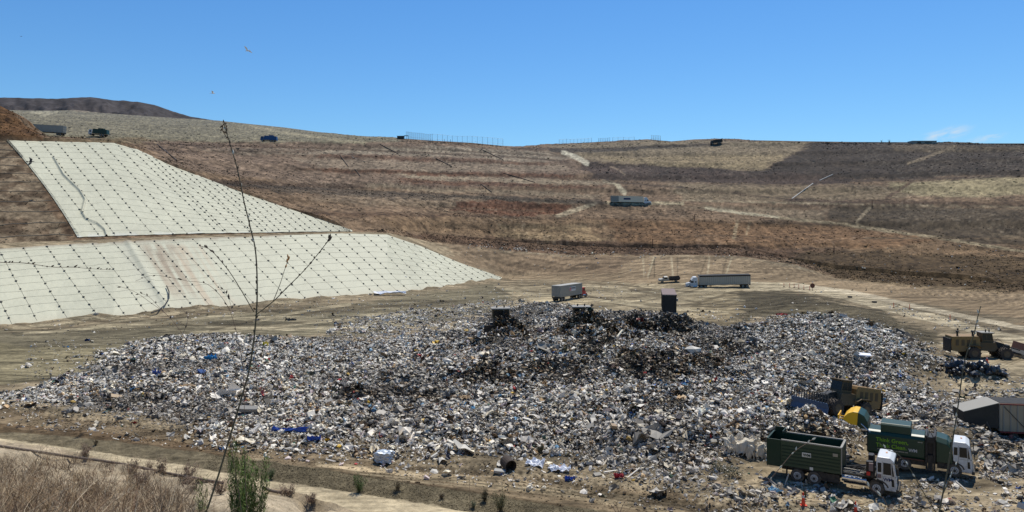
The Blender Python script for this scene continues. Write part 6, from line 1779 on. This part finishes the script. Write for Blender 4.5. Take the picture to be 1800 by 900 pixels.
def px_path(lst, D, dd=0.0):
    return [P(px, py, D + dd * k / max(1, len(lst) - 1)) for k, (px, py) in enumerate(lst)]


def branch(parent, pix, D, r0, r1, name, mat, dd=0.0, start_ground=False):
    pts = px_path(pix, D, dd)
    if start_ground:
        b = pts[0]; g_ = Vector((b.x - (pts[1].x - b.x) * .6, b.y, gz(b.x, b.y) - .05)); pts = [g_.lerp(b, k / 5) for k in range(5)] + pts
    sp = smooth_path(pts); n = len(sp)
    m = MB(); m.bar([p - parent.location for p in sp], [r0 + (r1 - r0) * i / (n - 1) for i in range(n)], 6)
    m.build(name, mat, parent, smooth=True); return sp


def buds(parent, sp, n, size, mat, lo=.2, hi=1.0, name='bud', out=.5, each=True):
    for k in range(n):
        i = int((lo + (hi - lo) * (k + random.uniform(.2, .8)) / n) * (len(sp) - 1)); i = min(i, len(sp) - 2); p = sp[i] - parent.location; d = (sp[i + 1] - sp[i]).normalized()
        u_ = (Vector((random.gauss(0, .5), random.gauss(0, .5), random.gauss(.5, .5)))).normalized()
        dr = (d * .7 + u_ * out).normalized(); s = size * random.uniform(.7, 1.25)
        m = MB(); v, f = tube_np([p, p + dr * s * .5, p + dr * s, p + dr * s * 1.7], [s * .12, s * .34, s * .30, s * .04], 6); m.add(v, f); m.build(name, mat, parent, smooth=True)


D1 = 2.6
t = empty('bare_stalk', (0, 0, 0)); b0 = P(365, 900, D1); t.location = (b0.x - .05, D1, gz(b0.x, D1)); tag(t, 'tall bare stalk rising through the left of the view to the mountain', 'stalk')
mn = branch(t, [(352, 930), (365, 893), (385, 832), (402, 775), (425, 698), (440, 640), (450, 560), (452, 500), (449, 440), (440, 400), (428, 350), (419, 305), (408, 265), (398, 232), (393, 214)], D1, .0046, .0013, 'stem', MS, start_ground=True)
buds(t, mn, 34, .0085, MBk, .42, 1.0); buds(t, mn, 6, .009, MBd, .68, .98)
b1 = branch(t, [(448, 555), (480, 530), (505, 505), (535, 475), (560, 445), (581, 418)], D1, .0020, .0013, 'twig', MS, .1); buds(t, b1, 12, .0085, MBk, .3, 1.0); buds(t, b1, 3, .013, MBk, .93, 1.0)
b2 = branch(t, [(480, 530), (492, 500), (500, 475), (508, 452)], D1, .0014, .0009, 'twig', MS, .1); buds(t, b2, 5, .009, simple('leaf_rust', (.42, .20, .06), .7), .75, 1.0, 'leaf')
b3 = branch(t, [(446, 548), (425, 512), (405, 480), (385, 455), (368, 438), (350, 432)], D1, .0017, .0009, 'twig', MS, .1); buds(t, b3, 9, .008, MBk, .4, 1.0)
for q in ([(393, 214), (398, 222), (396, 235)], [(393, 218), (391, 228), (400, 245)]):
    z = branch(t, q, D1, .0018, .001, 'twig', MSr, .02); buds(t, z, 4, .008, MBk, .1, 1.0)


def arching(label, pix, D, nb, mat_b=MBk, r=.0022, branches=(), b_mat=None, size=.0072, mat=None, start=.2):
    mat = mat or MSr
    t = empty('bare_stalk', (0, 0, 0)); b0 = P(pix[0][0], pix[0][1], D); t.location = (b0.x, D, gz(b0.x, D)); tag(t, label, 'stalk')
    m = branch(t, pix, D, r * 1.3, r * .5, 'stem', mat, start_ground=pix[0][1] > 880)
    buds(t, m, nb, size, mat_b, start, 1.0)
    for q in branches:
        z = branch(t, q, D, r * .7, r * .4, 'twig', mat, .05); buds(t, z, max(3, nb // 3), size, mat_b, .2, 1.0)
    return t


arching('thin arching stalk of dark buds drooping over the lower liner', [(440, 960), (432, 860), (430, 740), (426, 640), (412, 570), (395, 530), (365, 500), (330, 498 - 4), (300, 488), (268, 484), (238, 494)], 2.3, 15, r=.0009, branches=[[(395, 530), (408, 548), (400, 520), (385, 500)]])
arching('pale thin stalk of dark buds bending left below the arching one', [(428, 1000), (424, 900), (412, 820), (398, 745), (372, 680), (335, 610), (300, 560), (262, 530), (235, 512), (205, 502)], 2.4, 14, r=.0009, branches=[[(300, 560), (280, 540), (262, 522), (246, 515)], [(320, 590), (330, 560), (318, 540)]])
arching('long thin bare twig reaching in from the left over the liner', [(-60, 452), (0, 461), (40, 462), (90, 469), (130, 470), (170, 473), (198, 474)], 2.0, 18, r=.0008, size=.0055)
arching('tall bare stalk with pale buds crossing the lettered truck', [(1640, 960), (1652, 895), (1662, 845), (1672, 790), (1680, 740), (1686, 700), (1692, 655), (1700, 620), (1712, 588), (1718, 560), (1724, 538)], 3.0, 14, mat_b=MBd, r=.0030, mat=MS, size=.009, branches=[[(1657, 870), (1670, 840), (1684, 810)], [(1645, 900), (1620, 860), (1602, 828), (1580, 800), (1560, 790), (1545, 778)]])
arching('leaning stalk of pale buds crossing the green bin', [(1300, 960), (1330, 890), (1345, 855), (1375, 818), (1395, 795), (1420, 778), (1432, 770)], 3.0, 14, mat_b=MBd, r=.0019, size=.009)
arching('thin bare twig with white seed heads beside the white cab', [(1600, 1000), (1560, 890), (1548, 872), (1530, 858), (1515, 845)], 3.0, 3, mat_b=MBd, r=.0017, size=.012, start=.6)
arching('fine upright stem standing before the front edge of the heap', [(825, 960), (826, 880), (825, 850), (824, 822)], 6.0, 3, r=.002)
arching('fine upright stem at the foot of the road right of centre', [(1137, 960), (1137, 890), (1137, 866)], 6.0, 3, r=.002)
arching('small bare forked twig at the bottom edge right of centre', [(1085, 980), (1088, 905), (1078, 884)], 5.0, 4, r=.003, branches=[[(1088, 905), (1094, 890), (1100, 880)], [(1088, 908), (1080, 896), (1074, 888)]])
# bushes on the skyline at the right
for px, py, h, w_, lb in [(1550, 250.5, 2.2, 2.2, 'dark bush on the right-hand skyline, left of its pair'), (1563, 250.5, 2.6, 2.6, 'dark bush on the right-hand skyline, rounder one of its pair'), (1480, 251, 1.7, 1.2, 'lone small dark bush on the right-hand skyline')]:
    shrub('skyline_bush', lb, 'bush', px, py + 1, h, w_ * .6, (.03, .035, .025), 900)


# ---- clods and stones of soil
def clods(n_, segsel, rowrange, dfn, smin, smax, name, label):
    rr_ = np.where(segsel)[0]; ri = rng.choice(rr_[:-1], n_); ci = rng.integers(*rowrange, n_)
    fa, fb = rng.random((2, n_, 1))
    p = (G[ri, ci] * (1 - fa) + G[ri, ci + 1] * fa) * (1 - fb) + (G[ri + 1, ci] * (1 - fa) + G[ri + 1, ci + 1] * fa) * fb
    k = (rng.random(n_) < dfn(p)) & (TM[ri, ci] < .3); p = p[k]; c = BASE[ri, ci][k]; m = len(p)
    tv, tf = ico(); s = rng.lognormal(0, .5, m); s = np.clip(smin + (smax - smin) * s * .35, smin, smax * 1.4)
    v = tv[None] * rng.uniform(.6, 1.2, (m, 12, 1)) * np.array([1, .9, .62]) * s[:, None, None] * .5
    v = v + p[:, None, :]
    f = (tf[None] + (np.arange(m) * 12)[:, None, None]).reshape(-1, 3)
    cc = np.repeat(np.clip(c * rng.uniform(.55, 1.3, (m, 1)), .01, .8)[:, None], 12, 1).reshape(-1, 3)
    o = np_mesh(name, v.reshape(-1, 3), f, attr_mat('soil_clods', .95, .05), colors=cc); tag(o, label, 'soil clods', kind='stuff'); print(name, m)


SG = np.array(seg_id); LEx, LEy = W_LE[:, 0], W_LE[:, 1]
def d_floor(p):
    y0 = np.interp(p[:, 0] / p[:, 1], uu, W_LE[:, 1]); y3 = np.interp(p[:, 0] / p[:, 1], uu, W3[:, 1])
    a = np.exp(-((p[:, 1] - y0 - 5) / 5) ** 2); b = np.exp(-((y3 - p[:, 1]) / 4) ** 2) * (p[:, 0] < 0) * 1.2
    cvd = inpoly(p[:, 0], p[:, 1], COVER) * .8
    return np.clip(np.maximum(np.maximum(a * .9, b), cvd) * (vnoise(p[:, 0] * .4, p[:, 1] * .4, 33) + .1) + .03, 0, 1)
clods(90000, SG == 6, (130, C_ - 130), d_floor, .07, .34, 'soil_clods', 'loose clods of dirt along the berms and tracks')
clods(30000, SG == 5, (300, C_ - 200), lambda p: np.full(len(p), .5), .04, .16, 'soil_clods', 'gravelly clods on the grey embankment face')
clods(26000, (SG == 2) , (260, C_ - 300), lambda p: (p[:, 1] > 14) * .6, .02, .08, 'pebbles', 'small stones and crumbs on the sandy bank')
SKY_SAT = 1.0
SKY_LOW = (.62, .955, 1.2, 1)
SKY_HIGH = (.50, .93, 1.28, 1)
CLOUD_C = (7, 7.6, 8.2, 1)
SKY_STR = 0.1
SUN_E = 4.9
# ================================================================ LIGHT, SKY, CAMERA
SUN_EL, SUN_AZ = math.radians(62), math.radians(24)     # azimuth measured from +Y towards +X
w = bpy.data.worlds.new("World"); scn.world = w; w.use_nodes = True
nt = w.node_tree; bg = nt.nodes['Background']
sky = nt.nodes.new('ShaderNodeTexSky'); sky.sky_type = 'NISHITA'; sky.sun_disc = False
sky.sun_elevation = SUN_EL; sky.sun_rotation = SUN_AZ
sky.altitude = 300; sky.air_density = 1.0; sky.dust_density = 0.2; sky.ozone_density = 3.0
hs_ = nt.nodes.new('ShaderNodeHueSaturation'); hs_.inputs['Saturation'].default_value = SKY_SAT
hs_.inputs['Value'].default_value = 1.0
tcw = nt.nodes.new('ShaderNodeTexCoord')
sep = nt.nodes.new('ShaderNodeSeparateXYZ'); nt.links.new(tcw.outputs['Generated'], sep.inputs[0])
mrz = nt.nodes.new('ShaderNodeMapRange'); mrz.inputs[1].default_value = 0.09; mrz.inputs[2].default_value = 0.33
nt.links.new(sep.outputs['Z'], mrz.inputs[0])
tint = nt.nodes.new('ShaderNodeMixRGB'); tint.inputs[1].default_value = SKY_LOW; tint.inputs[2].default_value = SKY_HIGH
nt.links.new(mrz.outputs[0], tint.inputs[0])
mul_ = nt.nodes.new('ShaderNodeMixRGB'); mul_.blend_type = 'MULTIPLY'; mul_.inputs[0].default_value = 1
nt.links.new(sky.outputs[0], hs_.inputs['Color']); nt.links.new(hs_.outputs[0], mul_.inputs[1]); nt.links.new(tint.outputs[0], mul_.inputs[2])
# two faint wisps of cloud low over the right-hand ridge
def wisp(px, py, sx, sy, tilt, seed, amt, prev):
    N = nt.nodes.new; L = nt.links.new
    d = Vector(((px - CX) / F, 1, (HY - py) / F)).normalized()
    mp = N('ShaderNodeMapping'); mp.vector_type = 'TEXTURE'
    mp.inputs['Location'].default_value = d; mp.inputs['Rotation'].default_value = (0, tilt, 0); mp.inputs['Scale'].default_value = (sx, .2, sy)
    L(tcw.outputs['Generated'], mp.inputs['Vector'])
    ln = N('ShaderNodeVectorMath'); ln.operation = 'LENGTH'; L(mp.outputs[0], ln.inputs[0])
    inv = N('ShaderNodeMapRange'); inv.inputs[1].default_value = 0; inv.inputs[2].default_value = 1; inv.inputs[3].default_value = 1; inv.inputs[4].default_value = 0
    inv.interpolation_type = 'SMOOTHSTEP'
    L(ln.outputs['Value'], inv.inputs[0])
    nz = N('ShaderNodeTexNoise'); nz.inputs['Scale'].default_value = 2.2; nz.inputs['Detail'].default_value = 5
    ofs = N('ShaderNodeVectorMath'); ofs.operation = 'ADD'; ofs.inputs[1].default_value = (seed, seed * 2, 0); L(mp.outputs[0], ofs.inputs[0])
    L(ofs.outputs[0], nz.inputs['Vector'])
    mr = N('ShaderNodeMapRange'); mr.inputs[1].default_value = .38; mr.inputs[2].default_value = .62; L(nz.outputs['Fac'], mr.inputs[0])
    mu = N('ShaderNodeMath'); mu.operation = 'MULTIPLY'; L(inv.outputs[0], mu.inputs[0]); L(mr.outputs[0], mu.inputs[1])
    mu2 = N('ShaderNodeMath'); mu2.operation = 'MULTIPLY'; mu2.inputs[1].default_value = amt; L(mu.outputs[0], mu2.inputs[0])
    mx = N('ShaderNodeMixRGB'); L(mu2.outputs[0], mx.inputs[0]); L(prev, mx.inputs[1])
    mx.inputs[2].default_value = CLOUD_C
    return mx.outputs[0]
o_ = wisp(1655, 239, .034, .011, math.radians(-18), 1.3, .8, mul_.outputs[0])
o_ = wisp(1728, 245, .024, .006, math.radians(-14), 4.1, .6, o_)
nt.links.new(o_, bg.inputs['Color']); bg.inputs['Strength'].default_value = SKY_STR

sd_ = Vector((math.sin(SUN_AZ) * math.cos(SUN_EL), math.cos(SUN_AZ) * math.cos(SUN_EL), math.sin(SUN_EL)))
sl = bpy.data.lights.new('sun', 'SUN'); sl.energy = SUN_E; sl.angle = math.radians(.53); sl.color = (1, .945, .84)
so = bpy.data.objects.new('sun', sl); COL.objects.link(so); so.rotation_euler = (-sd_).to_track_quat('-Z', 'Y').to_euler()

cam = bpy.data.cameras.new('camera'); co = bpy.data.objects.new('camera', cam); COL.objects.link(co)
cam.sensor_width = 36; cam.lens = F / 1800 * 36; cam.shift_y = -(450 - HY) / 1800
cam.clip_start = .1; cam.clip_end = 30000
co.location = (0, 0, CZ); co.rotation_euler = (math.pi / 2, 0, 0)
scn.camera = co
scn.view_settings.view_transform = 'Standard'; scn.view_settings.look = 'None'; scn.view_settings.exposure = 0; scn.view_settings.gamma = 1
scn.cycles.max_bounces = 5; scn.cycles.diffuse_bounces = 3; scn.cycles.transparent_max_bounces = 4
